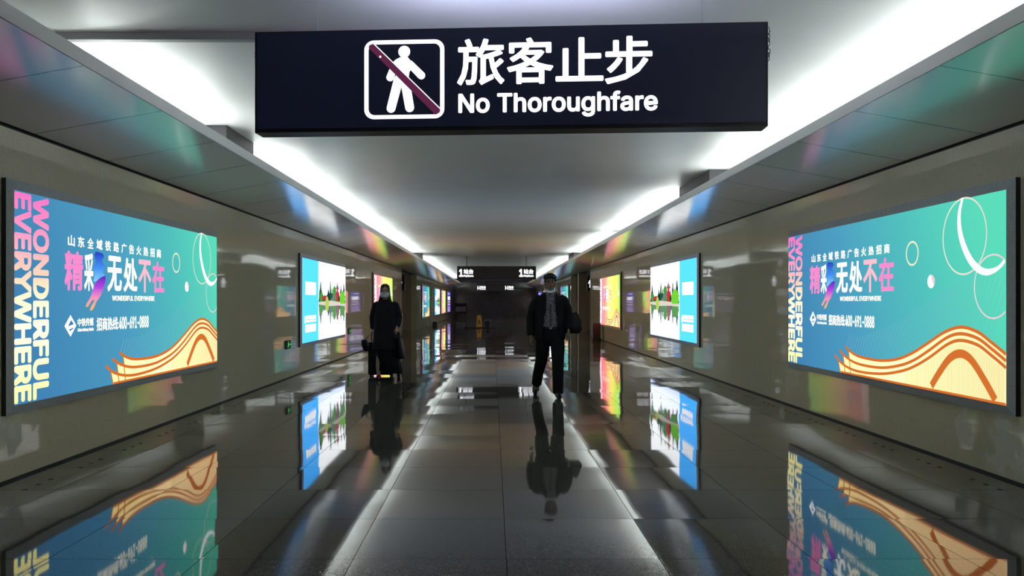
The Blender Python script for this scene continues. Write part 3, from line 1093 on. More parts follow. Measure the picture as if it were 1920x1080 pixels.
# ------------------------------------------------------------------ the two platform signs farther down
def platform_sign(label, x0, x1, y, z0, z1, number, word):
    t = thing('platform_sign', label, 'sign', (x0, y, 0))
    W, H = x1 - x0, z1 - z0
    obj('housing', MB().box(0, W, 0, 0.16, z0, z1), M['dark'], t, bevel=0.004)
    for a in (0.08, W - 0.08 - 0.62):
        b = MB()
        text_on(b, number, a, a + (0.17 if len(number) == 1 else 0.26), z0 + H * 0.20, z0 + H * 0.78, -0.004, 0.035)
        k = a + (0.19 if len(number) == 1 else 0.29)
        text_on(b, '站台', k, k + 0.40, z0 + H * 0.42, z0 + H * 0.78, -0.004, 0.03)
        text_on(b, word, k, k + 0.40, z0 + H * 0.19, z0 + H * 0.36, -0.004, 0.025)
        obj('lettering', b, M['letter'], t)
    for a in (0.4, W - 0.4):
        obj('hanging_rod', MB().tube([(a, 0.08, z1 - 0.01), (a, 0.08, ZC)], 0.012, 8), M['dark'], t, smooth=True)
    return t


platform_sign('black overhead sign with number 1 and white lettering at both ends, halfway down', -1.47, 1.78, 34.0, EYE + 0.943, EYE + 1.49, '1', 'Platform')
platform_sign('smaller farther black overhead sign below the number 1 sign, near the end wall', -1.34, 1.69, 67.0, EYE + 0.93, EYE + 1.45, '2-3', 'Platform')


def person_icon(b, cx, cz, h, y):
    disc(b, cx, cz + h * 0.40, h * 0.10, y)
    capsule(b, (cx, cz + h * 0.22), (cx, cz - h * 0.05), h * 0.12, h * 0.10, y)
    capsule(b, (cx - h * 0.08, cz - h * 0.08), (cx - h * 0.10, cz - h * 0.45), h * 0.055, h * 0.05, y)
    capsule(b, (cx + h * 0.08, cz - h * 0.08), (cx + h * 0.10, cz - h * 0.45), h * 0.055, h * 0.05, y)
    capsule(b, (cx - h * 0.12, cz + h * 0.2), (cx - h * 0.24, cz - h * 0.06), h * 0.045, h * 0.04, y)
    capsule(b, (cx + h * 0.12, cz + h * 0.2), (cx + h * 0.24, cz - h * 0.06), h * 0.045, h * 0.04, y)
    return b


for nm, x0, x1, y, z0, z1, lab in (('left', XL - 0.36, XL + 0.02, 33.4, EYE + 0.48, EYE + 1.10, 'small dark washroom sign with white figure where the left wall ends'),
                                   ('right', XR + 0.10, XR + 0.48, 34.4, EYE + 0.48, EYE + 1.10, 'small dark washroom sign with white figure at the right side passage')):
    t = thing('washroom_sign', lab, 'sign', (x0, y, 0))
    obj('housing', MB().box(0, x1 - x0, 0, 0.1, z0, z1), M['dark'], t, bevel=0.005)
    obj('figure', person_icon(MB(), 0.16, (z0 + z1) / 2 + 0.03, 0.42, -0.004), M['letter'], t)
    obj('hanging_rod', MB().tube([(0.16, 0.05, z1 - 0.01), (0.16, 0.05, ZW + 0.07)], 0.012, 8), M['dark'], t)

# ------------------------------------------------------------------ exit plaques low on the left wall
M['green'] = emit('green exit film', lin((40, 235, 95)), 1.1)


def exit_plaque(x, y, z, rz, label):
    t = thing('exit_sign', label, 'sign', (x, y, z), rz, 'green exit plaques low on the walls')
    obj('plaque', MB().rbox(-0.17, 0.17, -0.02, 0.0, -0.075, 0.075, 0.01), M['black'], t)
    b = MB()
    yy = -0.0215
    disc(b, 0.005, 0.045, 0.014, yy, 12)
    capsule(b, (0.0, 0.025), (-0.012, -0.008), 0.014, 0.012, yy)
    capsule(b, (-0.012, -0.008), (0.02, -0.02), 0.009, 0.008, yy)
    capsule(b, (0.02, -0.02), (0.012, -0.05), 0.008, 0.007, yy)
    capsule(b, (-0.015, -0.01), (-0.03, -0.035), 0.009, 0.008, yy)
    capsule(b, (-0.03, -0.035), (-0.055, -0.038), 0.008, 0.006, yy)
    capsule(b, (0.003, 0.02), (0.035, 0.0), 0.007, 0.006, yy)
    capsule(b, (0.0, 0.022), (-0.035, 0.005), 0.007, 0.006, yy)
    ribbon(b, [(0.06, 0.0), (0.11, 0.0)], 0.014, yy)
    b.poly([(0.11, yy, 0.025), (0.145, yy, 0.0), (0.11, yy, -0.025)])
    obj('running_figure', b, M['green'], t)


exit_plaque(XL, 14.4, 0.59, LQ, 'small green running figure plaque low on the left wall before the lake light box')
exit_plaque(XL, 20.6, 0.61, LQ, 'small green running figure plaque low on the left wall past the lake light box')

# ------------------------------------------------------------------ small floor furniture in the distance
M['brass'] = pbr('brushed brass coloured steel', (0.62, 0.50, 0.34), 0.25, metal=1.0)
M['red'] = M['red']
t = thing('litter_bin', 'round brushed metal litter bin at the corner of the left side passage', 'bin', (XL - 0.32, 34.0, 0))
rr = [(0.19, 0.05), (0.19, 0.72), (0.185, 0.74)]
b = MB().loft([[(r * math.cos(2 * math.pi * k / 28), r * math.sin(2 * math.pi * k / 28), z) for k in range(28)] for r, z in rr])
obj('barrel', b, M['brass'], t, smooth=True)
b = MB().loft([[(r * math.cos(2 * math.pi * k / 28), r * math.sin(2 * math.pi * k / 28), z) for k in range(28)] for r, z in ((0.195, 0.74), (0.19, 0.84), (0.14, 0.93), (0.05, 0.97))])
obj('domed_lid', b, M['brass'], t, smooth=True)
b = MB().loft([[(r * math.cos(2 * math.pi * k / 28), r * math.sin(2 * math.pi * k / 28), z) for k in range(28)] for r, z in ((0.2, 0.0), (0.2, 0.05))])
obj('base', b, M['black'], t)
obj('opening', MB().rbox(-0.09, 0.09, -0.2, -0.17, 0.62, 0.72, 0.02), M['black'], t)

M['redpaint'] = pbr('red painted steel', (0.03, 0.004, 0.004), 0.4)
t = thing('extinguisher_cabinet', 'dark red fire extinguisher cabinet on the floor under the pink right light box', 'cabinet', (3.58, 28.6, 0), RQ)
obj('body', MB().rbox(-0.2, 0.2, -0.12, 0.12, 0.08, 0.62, 0.01), M['redpaint'], t, bevel=0.005)
obj('door', MB().rbox(-0.18, 0.18, -0.135, -0.12, 0.11, 0.54, 0.01), M['redpaint'], t)
obj('label_plate', MB().box(-0.08, 0.08, -0.138, -0.135, 0.55, 0.59), pbr('cream plate', (0.6, 0.45, 0.2), 0.5), t)
obj('plinth', MB().box(-0.22, 0.22, -0.15, 0.14, 0.0, 0.08), M['black'], t)

M['yellow'] = pbr('yellow plastic', (0.62, 0.26, 0.02), 0.4)
t = thing('wet_floor_sign', 'yellow folding wet floor sign standing in the middle far away', 'sign', (-0.74, 45.0, 0))
for s in (-1, 1):
    b = MB()
    out = [(-0.16, 0.0), (0.16, 0.0), (0.12, 0.58), (0.05, 0.64), (-0.05, 0.64), (-0.12, 0.58)]
    b.prism_y(out, -0.01, 0.01)
    b.v = [(x, y + s * 0.16 * (1 - z / 0.64), z) for x, y, z in b.v]
    obj('leaf_panel', b, M['yellow'], t)
b = MB()
b.poly([(-0.07, -0.105, 0.27), (0.07, -0.105, 0.27), (0.0, -0.075, 0.40)])
b.poly([(-0.08, -0.132, 0.17), (0.08, -0.132, 0.17), (0.08, -0.122, 0.22), (-0.08, -0.122, 0.22)])
obj('printed_mark', b, M['black'], t)
M['grey_plastic'] = pbr('dark grey plastic', (0.05, 0.055, 0.055), 0.4)
t = thing('bucket', 'dark grey bucket on the floor right of the yellow sign', 'bucket', (-0.27, 43.6, 0))
b = MB().loft([[(r * math.cos(2 * math.pi * k / 20), r * math.sin(2 * math.pi * k / 20), z) for k in range(20)] for r, z in ((0.11, 0), (0.15, 0.32), (0.165, 0.33), (0.165, 0.36), (0.14, 0.36), (0.10, 0.03))])
obj('pail', b, M['grey_plastic'], t, smooth=True)
obj('handle', MB().tube([(0.16 * math.cos(a), 0, 0.35 - 0.12 * math.sin(a) * -0.6) for a in [math.pi * k / 10 for k in range(11)]], 0.006, 6), M['steel'], t)
t = thing('floor_bar', 'long dark bar lying across the floor before the yellow sign', 'bar', (-0.68, 42.6, 0))
obj('bar', MB().rbox(-0.82, 0.82, -0.04, 0.04, 0.0, 0.05, 0.015), M['black'], t)
t = thing('floor_box', 'small black box on the floor by the far left wall', 'box', (XL + 0.25, 47.5, 0))
obj('casing', MB().rbox(-0.13, 0.13, -0.1, 0.1, 0.0, 0.2, 0.02), M['black'], t)
obj('lid', MB().rbox(-0.14, 0.14, -0.11, 0.11, 0.2, 0.22, 0.005), M['dark'], t)
t = thing('notice_board', 'dark framed notice board standing at the left of the end wall', 'board', (-2.85, 73.6, 0))
obj('frame', MB().box(-0.5, 0.5, -0.03, 0.03, 0.35, 1.25), M['black'], t)
obj('notice_panel', MB().box(-0.44, 0.44, -0.036, -0.03, 0.5, 0.95), pbr('faded notice print', (0.35, 0.35, 0.36), 0.4, noise_amt=0.8, noise_scale=14), t)
for x in (-0.42, 0.42):
    obj('leg', MB().box(x - 0.025, x + 0.025, -0.025, 0.025, 0, 0.35), M['black'], t)

# drain holes along both walls: groups of three
dh = MB()


def drains(xs, side):
    rnd = random.Random(3)
    for x, y0, n in xs:
        for g in range(n):
            for k in range(3):
                yy = y0 + g * 0.79 + k * 0.17
                o = obj('drain_hole', MB().loft([[(0.016 * math.cos(2 * math.pi * i / 12), 0.024 * math.sin(2 * math.pi * i / 12), z) for i in range(12)] for z in (0.0002, 0.0012)]), M['black'])
                o.location = (x, yy, 0)
                tag(o, 'small round dark drain hole in the floor beside the %s wall' % side, 'drain hole', 'drain holes along the %s wall' % side)


drains([(XL + 0.27, 5.85, 10)], 'left')
drains([(XR - 0.24, 5.85, 10)], 'right')

# ------------------------------------------------------------------ people
M['skin'] = pbr('skin', (0.22, 0.125, 0.08), 0.5)
M['skin_pale'] = pbr('pale skin', (0.42, 0.27, 0.20), 0.5)
M['hair'] = pbr('black hair', (0.006, 0.005, 0.005), 0.4)
M['jacket'] = pbr('black jacket cloth', (0.008, 0.008, 0.009), 0.8, spec=0.2, noise_amt=0.3, noise_scale=60)
M['trousers'] = pbr('black trouser cloth', (0.007, 0.007, 0.008), 0.8, spec=0.2)
M['shoe'] = pbr('black leather', (0.006, 0.006, 0.006), 0.45, spec=0.25)
M['mask'] = pbr('pale blue face mask', (0.62, 0.72, 0.74), 0.7)
M['eye'] = pbr('dark eye', (0.02, 0.015, 0.012), 0.2)
M['coat'] = pbr('dark patterned coat', (0.012, 0.013, 0.016), 0.75, spec=0.2, noise_amt=0.5, noise_scale=40)
M['bag'] = pbr('black nylon', (0.007, 0.007, 0.007), 0.5, spec=0.3)


def shirt_material():
    k = NT('grey floral shirt')
    tc = k.n('ShaderNodeTexCoord')
    v = k.n('ShaderNodeTexVoronoi')
    v.inputs['Scale'].default_value = 55
    k.l(tc.outputs['Object'], v.inputs['Vector'])
    b = k.n('ShaderNodeBsdfPrincipled')
    k.l(k.ramp(v.outputs['Distance'], [(0.25, (0.34, 0.33, 0.34)), (0.6, (0.10, 0.095, 0.10))]), b.inputs['Base Color'])
    b.inputs['Roughness'].default_value = 0.7
    k.l(b.outputs[0], k.out.inputs[0])
    return k.m


M['shirt'] = shirt_material()


def arc(cx, cy, z, rx, ry, n=24, a0=0.0, a1=360.0, closed=True):
    """Horizontal ring; angle 0 faces the camera (-y), positive towards +x."""
    k = n if closed else n - 1
    return [(cx + rx * math.sin(math.radians(a0 + (a1 - a0) * i / k)), cy - ry * math.cos(math.radians(a0 + (a1 - a0) * i / k)), z) for i in range(n)]


def hand(b, wrist, d, w, nrm, curl=1.0):
    wr, d, w, nrm = Vector(wrist), Vector(d).normalized(), Vector(w).normalized(), Vector(nrm).normalized()
    b.tube([wr - d * 0.02, wr + d * 0.03, wr + d * 0.07, wr + d * 0.098], [(0.024, 0.018), (0.036, 0.017), (0.041, 0.016), (0.036, 0.013)], 12, flat=nrm)
    for off, L, r in ((0.031, 0.072, 0.0088), (0.0105, 0.080, 0.009), (-0.0105, 0.075, 0.0088), (-0.031, 0.058, 0.0078)):
        p0 = wr + d * 0.085 + w * off
        p1 = p0 + d * L * 0.48 + nrm * 0.006 * curl + w * off * 0.12
        p2 = p1 + d * L * 0.28 + nrm * 0.016 * curl
        p3 = p2 + d * L * (0.22 - 0.1 * curl) + nrm * 0.018 * curl
        b.tube([p0, p1, p2, p3], [r, r, r * 0.92, r * 0.75], 8)
    t0 = wr + d * 0.03 + w * 0.026
    t1 = t0 + d * 0.032 + w * 0.026 + nrm * 0.008
    t2 = t1 + d * 0.034 + w * 0.006 + nrm * 0.008
    b.tube([t0, t1, t2], [0.0125, 0.0105, 0.008], 8)


def head(b, cx, cy, cz, s=1.0, tilt=0.0):
    """Skull, jaw, brow, nose, lips and ears; cz is eye level, the face looks to -y."""
    b.ell((cx, cy + 0.012, cz + 0.030), (0.073 * s, 0.094 * s, 0.092 * s), 18, 12)
    b.ell((cx, cy - 0.020, cz - 0.035), (0.062 * s, 0.070 * s, 0.085 * s), 18, 12)
    b.ell((cx, cy - 0.052, cz - 0.098), (0.034 * s, 0.034 * s, 0.026 * s), 12, 8)
    b.tube([(cx, cy - 0.082, cz + 0.008), (cx, cy - 0.096, cz - 0.022), (cx, cy - 0.106, cz - 0.042), (cx, cy - 0.088, cz - 0.052)], [0.009, 0.011, 0.0145, 0.012], 8)
    for sx in (-1, 1):
        b.ell((cx + sx * 0.012, cy - 0.092, cz - 0.045), (0.009, 0.009, 0.008), 8, 6)
        b.ell((cx + sx * 0.031, cy - 0.076, cz + 0.020), (0.026, 0.014, 0.009), 10, 6)
        b.ell((cx + sx * 0.044, cy - 0.060, cz - 0.032), (0.020, 0.020, 0.018), 10, 6)
        b.ell((cx + sx * 0.075 * s, cy + 0.014, cz - 0.008), (0.009, 0.020, 0.032), 8, 8)
    b.ell((cx, cy - 0.086, cz - 0.071), (0.024, 0.011, 0.006), 10, 6)
    b.ell((cx, cy - 0.084, cz - 0.081), (0.021, 0.012, 0.0065), 10, 6)


def face_mask(b, cx, cy, z0, z1, rx, ry, bulge=0.016, half=68):
    rings = []
    for j in range(7):
        t = j / 6
        k = 1 + bulge / 0.07 * math.sin(math.pi * t)
        rings.append(arc(cx, cy, z0 + (z1 - z0) * t, rx * (0.9 + 0.1 * t) * k, ry * k, 15, -half, half, False))
    b.loft(rings, cap=False, closed=False)


# --- the man -----------------------------------------------------------------
man = thing('person', 'man walking in open black jacket and grey patterned shirt, mask under his chin', 'person', (0.80, 11.55, 0))
b = MB()
b.loft([arc(0, 0, z, rx, ry) for z, rx, ry in ((0.84, 0.15, 0.10), (0.92, 0.165, 0.115), (1.02, 0.15, 0.11), (1.15, 0.155, 0.11), (1.28, 0.175, 0.115), (1.38, 0.17, 0.10), (1.43, 0.10, 0.08), (1.46, 0.06, 0.06))])
b.tube([(0, 0.005, 1.40), (0, -0.005, 1.47), (0, -0.012, 1.53)], [0.065, 0.057, 0.056], 14)
head(b, 0.0, -0.015, 1.600)
legs = {-1: [(-0.09, 0.0, 0.90), (-0.10, 0.03, 0.70), (-0.115, 0.07, 0.50), (-0.15, 0.26, 0.32), (-0.165, 0.42, 0.15)],
        1: [(0.09, 0.0, 0.90), (0.10, -0.06, 0.70), (0.10, -0.10, 0.50), (0.10, -0.13, 0.28), (0.10, -0.14, 0.09)]}
for s in (-1, 1):
    b.tube(legs[s], [0.095, 0.082, 0.058, 0.055, 0.04], 14)
b.tube([(-0.165, 0.42, 0.16), (-0.17, 0.41, 0.10), (-0.18, 0.35, 0.045)], [0.035, 0.038, 0.03], 10)
b.tube([(0.10, -0.10, 0.06), (0.10, -0.20, 0.05), (0.11, -0.28, 0.03)], [0.038, 0.038, 0.028], 10)
arms = {-1: [(-0.15, 0.0, 1.385), (-0.192, 0.01, 1.355), (-0.262, 0.05, 1.12), (-0.27, 0.0, 0.88)],
        1: [(0.15, 0.0, 1.385), (0.192, 0.01, 1.355), (0.262, 0.02, 1.13), (0.25, -0.10, 0.955)]}
for s in (-1, 1):
    b.tube(arms[s], [0.055, 0.056, 0.044, 0.028], 12)
hand(b, (-0.27, -0.005, 0.875), (0.02, -0.05, -1), (0.25, -1, 0.05), (1, 0.2, 0), 0.9)
hand(b, (0.25, -0.105, 0.95), (-0.02, -0.2, -1), (-0.3, -1, 0.2), (-1, 0.3, 0), 1.2)
bodym = remesh(b, 0.0062, 5, 'body')
obj('body', bodym, M['skin'], man, smooth=True, recalc=False)
# trousers
b = MB()
b.loft([arc(0, 0, z, rx, ry) for z, rx, ry in ((0.76, 0.13, 0.10), (0.84, 0.17, 0.125), (0.93, 0.175, 0.125), (0.985, 0.16, 0.118))])
tl = {-1: [(-0.09, 0.0, 0.88), (-0.105, 0.03, 0.70), (-0.118, 0.07, 0.50), (-0.150, 0.25, 0.33), (-0.167, 0.41, 0.15)],
      1: [(0.09, 0.0, 0.88), (0.102, -0.06, 0.70), (0.102, -0.10, 0.50), (0.10, -0.12, 0.28), (0.10, -0.125, 0.06)]}
for s in (-1, 1):
    b.tube(tl[s], [0.105, 0.100, 0.085, 0.078, 0.074], 16)
obj('trousers', remesh(b, 0.011, 4, 'trousers'), M['trousers'], man, smooth=True, recalc=False)
# shirt and belt
b = MB()
b.loft([arc(0, 0, z, rx, ry) for z, rx, ry in ((0.975, 0.162, 0.122), (1.02, 0.163, 0.124), (1.15, 0.165, 0.122), (1.28, 0.178, 0.124), (1.37, 0.172, 0.11), (1.425, 0.11, 0.092), (1.455, 0.074, 0.074))])
sh = obj('shirt', b, M['shirt'], man, smooth=True)
b = MB()
for s in (-1, 1):
    b.add([(s * 0.008, -0.080, 1.452), (s * 0.068, -0.045, 1.475), (s * 0.072, -0.066, 1.44), (s * 0.035, -0.100, 1.415),
           (s * 0.010, -0.088, 1.452), (s * 0.070, -0.053, 1.475), (s * 0.076, -0.074, 1.44), (s * 0.037, -0.106, 1.412)],
          [(0, 1, 2, 3), (4, 7, 6, 5), (0, 4, 5, 1), (1, 5, 6, 2), (2, 6, 7, 3), (3, 7, 4, 0)])
obj('collar', b, M['shirt'], sh)
b = MB().box(-0.012, 0.012, -0.131, -0.120, 0.99, 1.30)
obj('button_placket', b, pbr('dark placket', (0.06, 0.058, 0.06), 0.7), sh)
bt = obj('belt', MB().loft([arc(0, 0, z, 0.166, 0.127, 24) for z in (0.955, 0.985)]), M['shoe'], man)
obj('buckle', MB().rbox(-0.022, 0.022, -0.134, -0.126, 0.955, 0.986, 0.005), M['steel'], bt)
# open jacket
b = MB()
fronts = ((0.80, 0.215, 0.150, 34), (0.90, 0.215, 0.152, 33), (1.02, 0.205, 0.150, 29), (1.15, 0.205, 0.150, 27), (1.28, 0.212, 0.150, 25), (1.36, 0.208, 0.136, 24), (1.41, 0.165, 0.118, 24), (1.445, 0.105, 0.095, 27), (1.475, 0.088, 0.088, 33))
rings = [arc(0, 0.005, z, rx, ry, 40, g, 360 - g, False) for z, rx, ry, g in fronts]
inner = [arc(0, 0.005, z, rx - 0.012, ry - 0.012, 40, g, 360 - g, False) for z, rx, ry, g in fronts]
loop = [o + i[::-1] for o, i in zip(rings, inner)]
b.loft(loop)
sl_ = {-1: [(-0.14, 0.003, 1.385), (-0.188, 0.01, 1.362), (-0.238, 0.03, 1.24), (-0.268, 0.05, 1.12), (-0.275, 0.02, 0.98), (-0.272, 0.0, 0.865)],
       1: [(0.14, 0.003, 1.385), (0.188, 0.01, 1.362), (0.238, 0.02, 1.24), (0.265, 0.02, 1.13), (0.262, -0.045, 1.03), (0.252, -0.098, 0.945)]}
for s in (-1, 1):
    b.tube(sl_[s], [0.062, 0.066, 0.068, 0.062, 0.057, 0.052], 16)
jk = obj('jacket', remesh(b, 0.0075, 3, 'jacket'), M['jacket'], man, smooth=True, recalc=False)
for s in (-1, 1):
    b = MB()
    pts = [(0.060, -0.138, 1.40), (0.082, -0.112, 1.455), (0.125, -0.130, 1.37), (0.135, -0.138, 1.345), (0.120, -0.148, 1.335), (0.075, -0.160, 1.12)]
    b.add([(s * x, y, z) for x, y, z in pts] + [(s * x, y - 0.006, z) for x, y, z in pts],
          [tuple(range(6)), tuple(range(11, 5, -1))] + [(i, (i + 1) % 6, 6 + (i + 1) % 6, 6 + i) for i in range(6)])
    obj('lapel', b, M['jacket'], jk)
# shoes
b = MB()
b.tube([(-0.166, 0.425, 0.165), (-0.170, 0.435, 0.115), (-0.176, 0.39, 0.06), (-0.184, 0.335, 0.034), (-0.188, 0.295, 0.026)], [(0.040, 0.046), (0.044, 0.048), (0.048, 0.036), (0.046, 0.026), (0.030, 0.018)], 14)
obj('shoe', b, M['shoe'], man, smooth=True)
b = MB()
b.tube([(0.10, -0.065, 0.045), (0.10, -0.11, 0.052), (0.103, -0.17, 0.046), (0.108, -0.25, 0.036), (0.112, -0.30, 0.026)], [(0.036, 0.034), (0.042, 0.050), (0.046, 0.044), (0.050, 0.034), (0.034, 0.020)], 14)
obj('shoe', b, M['shoe'], man, smooth=True)
for pts in ([(-0.165, 0.41, 0.22), (-0.167, 0.425, 0.12)], [(0.10, -0.125, 0.14), (0.10, -0.115, 0.06)]):
    obj('sock', MB().tube(pts, [0.046, 0.046], 12), M['trousers'], man, smooth=True)
# hair, eyes, mask
b = MB()
b.ell((0, 0.010, 1.665), (0.088, 0.100, 0.072), 20, 12)
for k in range(9):
    b.ell((0.07 * math.sin(k * 0.7 - 2.8), 0.02 + 0.05 * math.cos(k * 1.9), 1.70 - 0.012 * abs(k - 4)), (0.03, 0.035, 0.035), 10, 8)
b.ell((0, 0.038, 1.615), (0.085, 0.082, 0.090), 20, 12)
b.tube([(-0.055, -0.066, 1.672), (-0.02, -0.088, 1.678), (0.02, -0.086, 1.680), (0.055, -0.064, 1.672)], 0.021, 10)
for s in (-1, 1):
    b.ell((s * 0.072, -0.025, 1.638), (0.014, 0.03, 0.035), 10, 8)
hm = remesh(b, 0.008, 2, 'hair')
for v in hm.vertices:
    v.co += v.normal * 0.006 * noise.noise(v.co * 45)
obj('hair', hm, M['hair'], man, smooth=True, recalc=False)
for s in (-1, 1):
    obj('eye', MB().ell((s * 0.031, -0.090, 1.598), (0.011, 0.009, 0.0055), 10, 8), M['eye'], man, smooth=True)
    obj('eyebrow', MB().tube([(s * 0.016, -0.104, 1.622), (s * 0.034, -0.103, 1.627), (s * 0.050, -0.090, 1.622)], 0.0035, 6), M['hair'], man)
b = MB()
path, w = [], []
for k in range(13):
    a = math.radians(-85 + 170 * k / 12)
    path.append((0.078 * math.sin(a), -0.018 - 0.078 * math.cos(a), 1.508 - 0.034 * math.cos(a) ** 1.0))
    w.append((0.006, 0.012 + 0.010 * math.cos(a)))
b.tube(path, w, 10, flat=(0, 0.5, 1))
mk = obj('chin_mask', b, M['mask'], man, smooth=True)
for s in (-1, 1):
    obj('ear_loop', MB().tube([(s * 0.078, -0.022, 1.512), (s * 0.084, 0.0, 1.56), (s * 0.083, 0.022, 1.60)], 0.0022, 6), M['mask'], mk)

bag = thing('shoulder_bag', 'black shoulder bag hanging at the walking man\'s hip', 'bag', (1.095, 11.73, 0.0))
b = MB()
b.tube([(0, 0.0, 0.885), (0.0, 0.0, 0.93), (-0.005, 0, 1.03), (-0.02, 0, 1.12), (-0.03, 0, 1.155)], [(0.05, 0.13), (0.072, 0.17), (0.066, 0.17), (0.045, 0.15), (0.02, 0.13)], 18, flat=(1, 0, 0))
bb = MB()
bb.v = [(x, y, z) for x, y, z in b.v]
bb.f = b.f
obj('pouch', bb, M['bag'], bag, smooth=True)
obj('strap', MB().tube([(0.01, -0.12, 1.08), (-0.03, -0.14, 1.20), (-0.125, -0.10, 1.36), (-0.155, -0.07, 1.445), (-0.15, 0.02, 1.46), (-0.11, 0.10, 1.38), (-0.02, 0.10, 1.12)], [(0.004, 0.018)] * 7, 8), M['bag'], bag, smooth=True)
obj('zip_pull', MB().box(-0.012, -0.004, -0.10, -0.085, 1.135, 1.17), M['steel'], bag)

# --- the woman ---------------------------------------------------------------
wom = thing('person', 'woman with long black hair, pale face mask and long dark coat pulling a suitcase', 'person', (-1.86, 14.35, 0))
b = MB()
b.loft([arc(0, 0, z, rx, ry) for z, rx, ry in ((0.78, 0.15, 0.11), (0.88, 0.165, 0.12), (1.0, 0.13, 0.10), (1.14, 0.135, 0.105), (1.25, 0.15, 0.105), (1.31, 0.14, 0.09), (1.36, 0.07, 0.065), (1.39, 0.05, 0.05))])
b.tube([(0, 0.0, 1.34), (0, -0.005, 1.41), (0, -0.01, 1.46)], [0.053, 0.047, 0.047], 14)
head(b, -0.012, -0.015, 1.525, 0.95)
b.tube([(-0.08, 0, 0.85), (-0.085, -0.05, 0.66), (-0.09, -0.07, 0.46), (-0.10, -0.13, 0.26), (-0.10, -0.17, 0.08)], [0.09, 0.075, 0.055, 0.05, 0.035], 14)
b.tube([(0.08, 0, 0.85), (0.09, 0.05, 0.66), (0.11, 0.10, 0.46), (0.16, 0.24, 0.28), (0.19, 0.33, 0.13)], [0.09, 0.075, 0.055, 0.05, 0.035], 14)
b.tube([(-0.10, -0.14, 0.06), (-0.10, -0.24, 0.045), (-0.105, -0.31, 0.028)], [0.034, 0.034, 0.024], 10)
b.tube([(0.19, 0.335, 0.12), (0.193, 0.31, 0.06), (0.195, 0.24, 0.03)], [0.034, 0.034, 0.024], 10)
b.tube([(-0.13, 0, 1.31), (-0.166, 0.01, 1.275), (-0.225, 0.05, 1.07), (-0.225, 0.12, 0.86)], [0.045, 0.046, 0.036, 0.024], 12)
b.tube([(0.13, 0, 1.31), (0.166, 0.01, 1.275), (0.225, 0.02, 1.08), (0.195, -0.05, 0.90)], [0.045, 0.046, 0.036, 0.024], 12)
hand(b, (-0.225, 0.125, 0.855), (-0.02, 0.12, -1), (0.1, -1, 0), (1, 0.1, 0), 1.4)
hand(b, (0.195, -0.055, 0.90), (0.02, -0.1, -1), (-0.4, -1, 0.1), (-1, 0.3, 0), 1.3)
obj('body', remesh(b, 0.0062, 5, 'body'), M['skin_pale'], wom, smooth=True, recalc=False)
# coat: hangs loose from the shoulders, widening to the hem
b = MB()
rings = []
for z, cx, rx, ry in ((0.50, 0.0, 0.228, 0.20), (0.62, 0.0, 0.222, 0.19), (0.78, 0.0, 0.213, 0.175), (0.95, 0.0, 0.20, 0.16), (1.10, 0.0, 0.193, 0.145), (1.22, 0.0, 0.19, 0.132), (1.30, 0, 0.172, 0.112), (1.345, 0, 0.10, 0.086), (1.375, 0, 0.066, 0.068)):
    r = arc(cx, 0.0, z, rx, ry, 48)
    fold = max(0.0, (1.0 - z)) * 0.035
    rings.append([(x * (1 + fold * math.sin(9 * math.atan2(x, -y))), y * (1 + fold * math.sin(9 * math.atan2(x, -y))), zz) for x, y, zz in r])
b.loft(rings)
b.tube([(-0.12, 0.0, 1.30), (-0.168, 0.01, 1.272), (-0.205, 0.03, 1.16), (-0.23, 0.05, 1.06), (-0.23, 0.10, 0.87)], [0.062, 0.068, 0.066, 0.062, 0.055], 16)
b.tube([(0.12, 0.0, 1.30), (0.168, 0.01, 1.272), (0.205, 0.01, 1.16), (0.23, 0.02, 1.06), (0.202, -0.035, 0.91)], [0.062, 0.068, 0.066, 0.062, 0.055], 16)
ct = obj('coat', remesh(b, 0.009, 3, 'coat'), M['coat'], wom, smooth=True, recalc=False)
b = MB()
for s in (-1, 1):
    pts = [(0.004, -0.085, 1.335), (0.06, -0.045, 1.395), (0.09, -0.075, 1.34), (0.05, -0.118, 1.285)]
    b.add([(s * x, y, z) for x, y, z in pts] + [(s * x, y - 0.008, z) for x, y, z in pts], [(0, 1, 2, 3), (4, 7, 6, 5)] + [(i, (i + 1) % 4, 4 + (i + 1) % 4, 4 + i) for i in range(4)])
obj('collar', b, M['coat'], ct)
# skirt swinging towards the trailing leg
b = MB()
rings = []
for z, cx, cy, rx, ry in ((0.13, 0.05, 0.045, 0.235, 0.30), (0.30, 0.04, 0.035, 0.212, 0.255), (0.45, 0.02, 0.01, 0.195, 0.20), (0.62, 0.0, 0.0, 0.17, 0.14), (0.86, 0, 0, 0.155, 0.12)):
    r = arc(0, 0, z, rx, ry, 48)
    fold = (0.9 - z) * 0.05
    rings.append([(cx + x * (1 + fold * math.sin(7 * math.atan2(x, -y) + 1)), cy + y * (1 + fold * math.sin(7 * math.atan2(x, -y) + 1)), zz + (0.045 * x / rx if z < 0.2 else 0) * -1) for x, y, zz in r])
b.loft(rings)
obj('skirt', b, M['trousers'], wom, smooth=True)
for pts in ([(-0.10, -0.115, 0.045), (-0.10, -0.17, 0.050), (-0.10, -0.24, 0.038), (-0.106, -0.32, 0.026)], [(0.19, 0.365, 0.10), (0.192, 0.345, 0.06), (0.195, 0.28, 0.032), (0.198, 0.20, 0.022)]):
    obj('shoe', MB().tube(pts, [(0.034, 0.036), (0.040, 0.042), (0.044, 0.032), (0.028, 0.018)], 14), M['shoe'], wom, smooth=True)
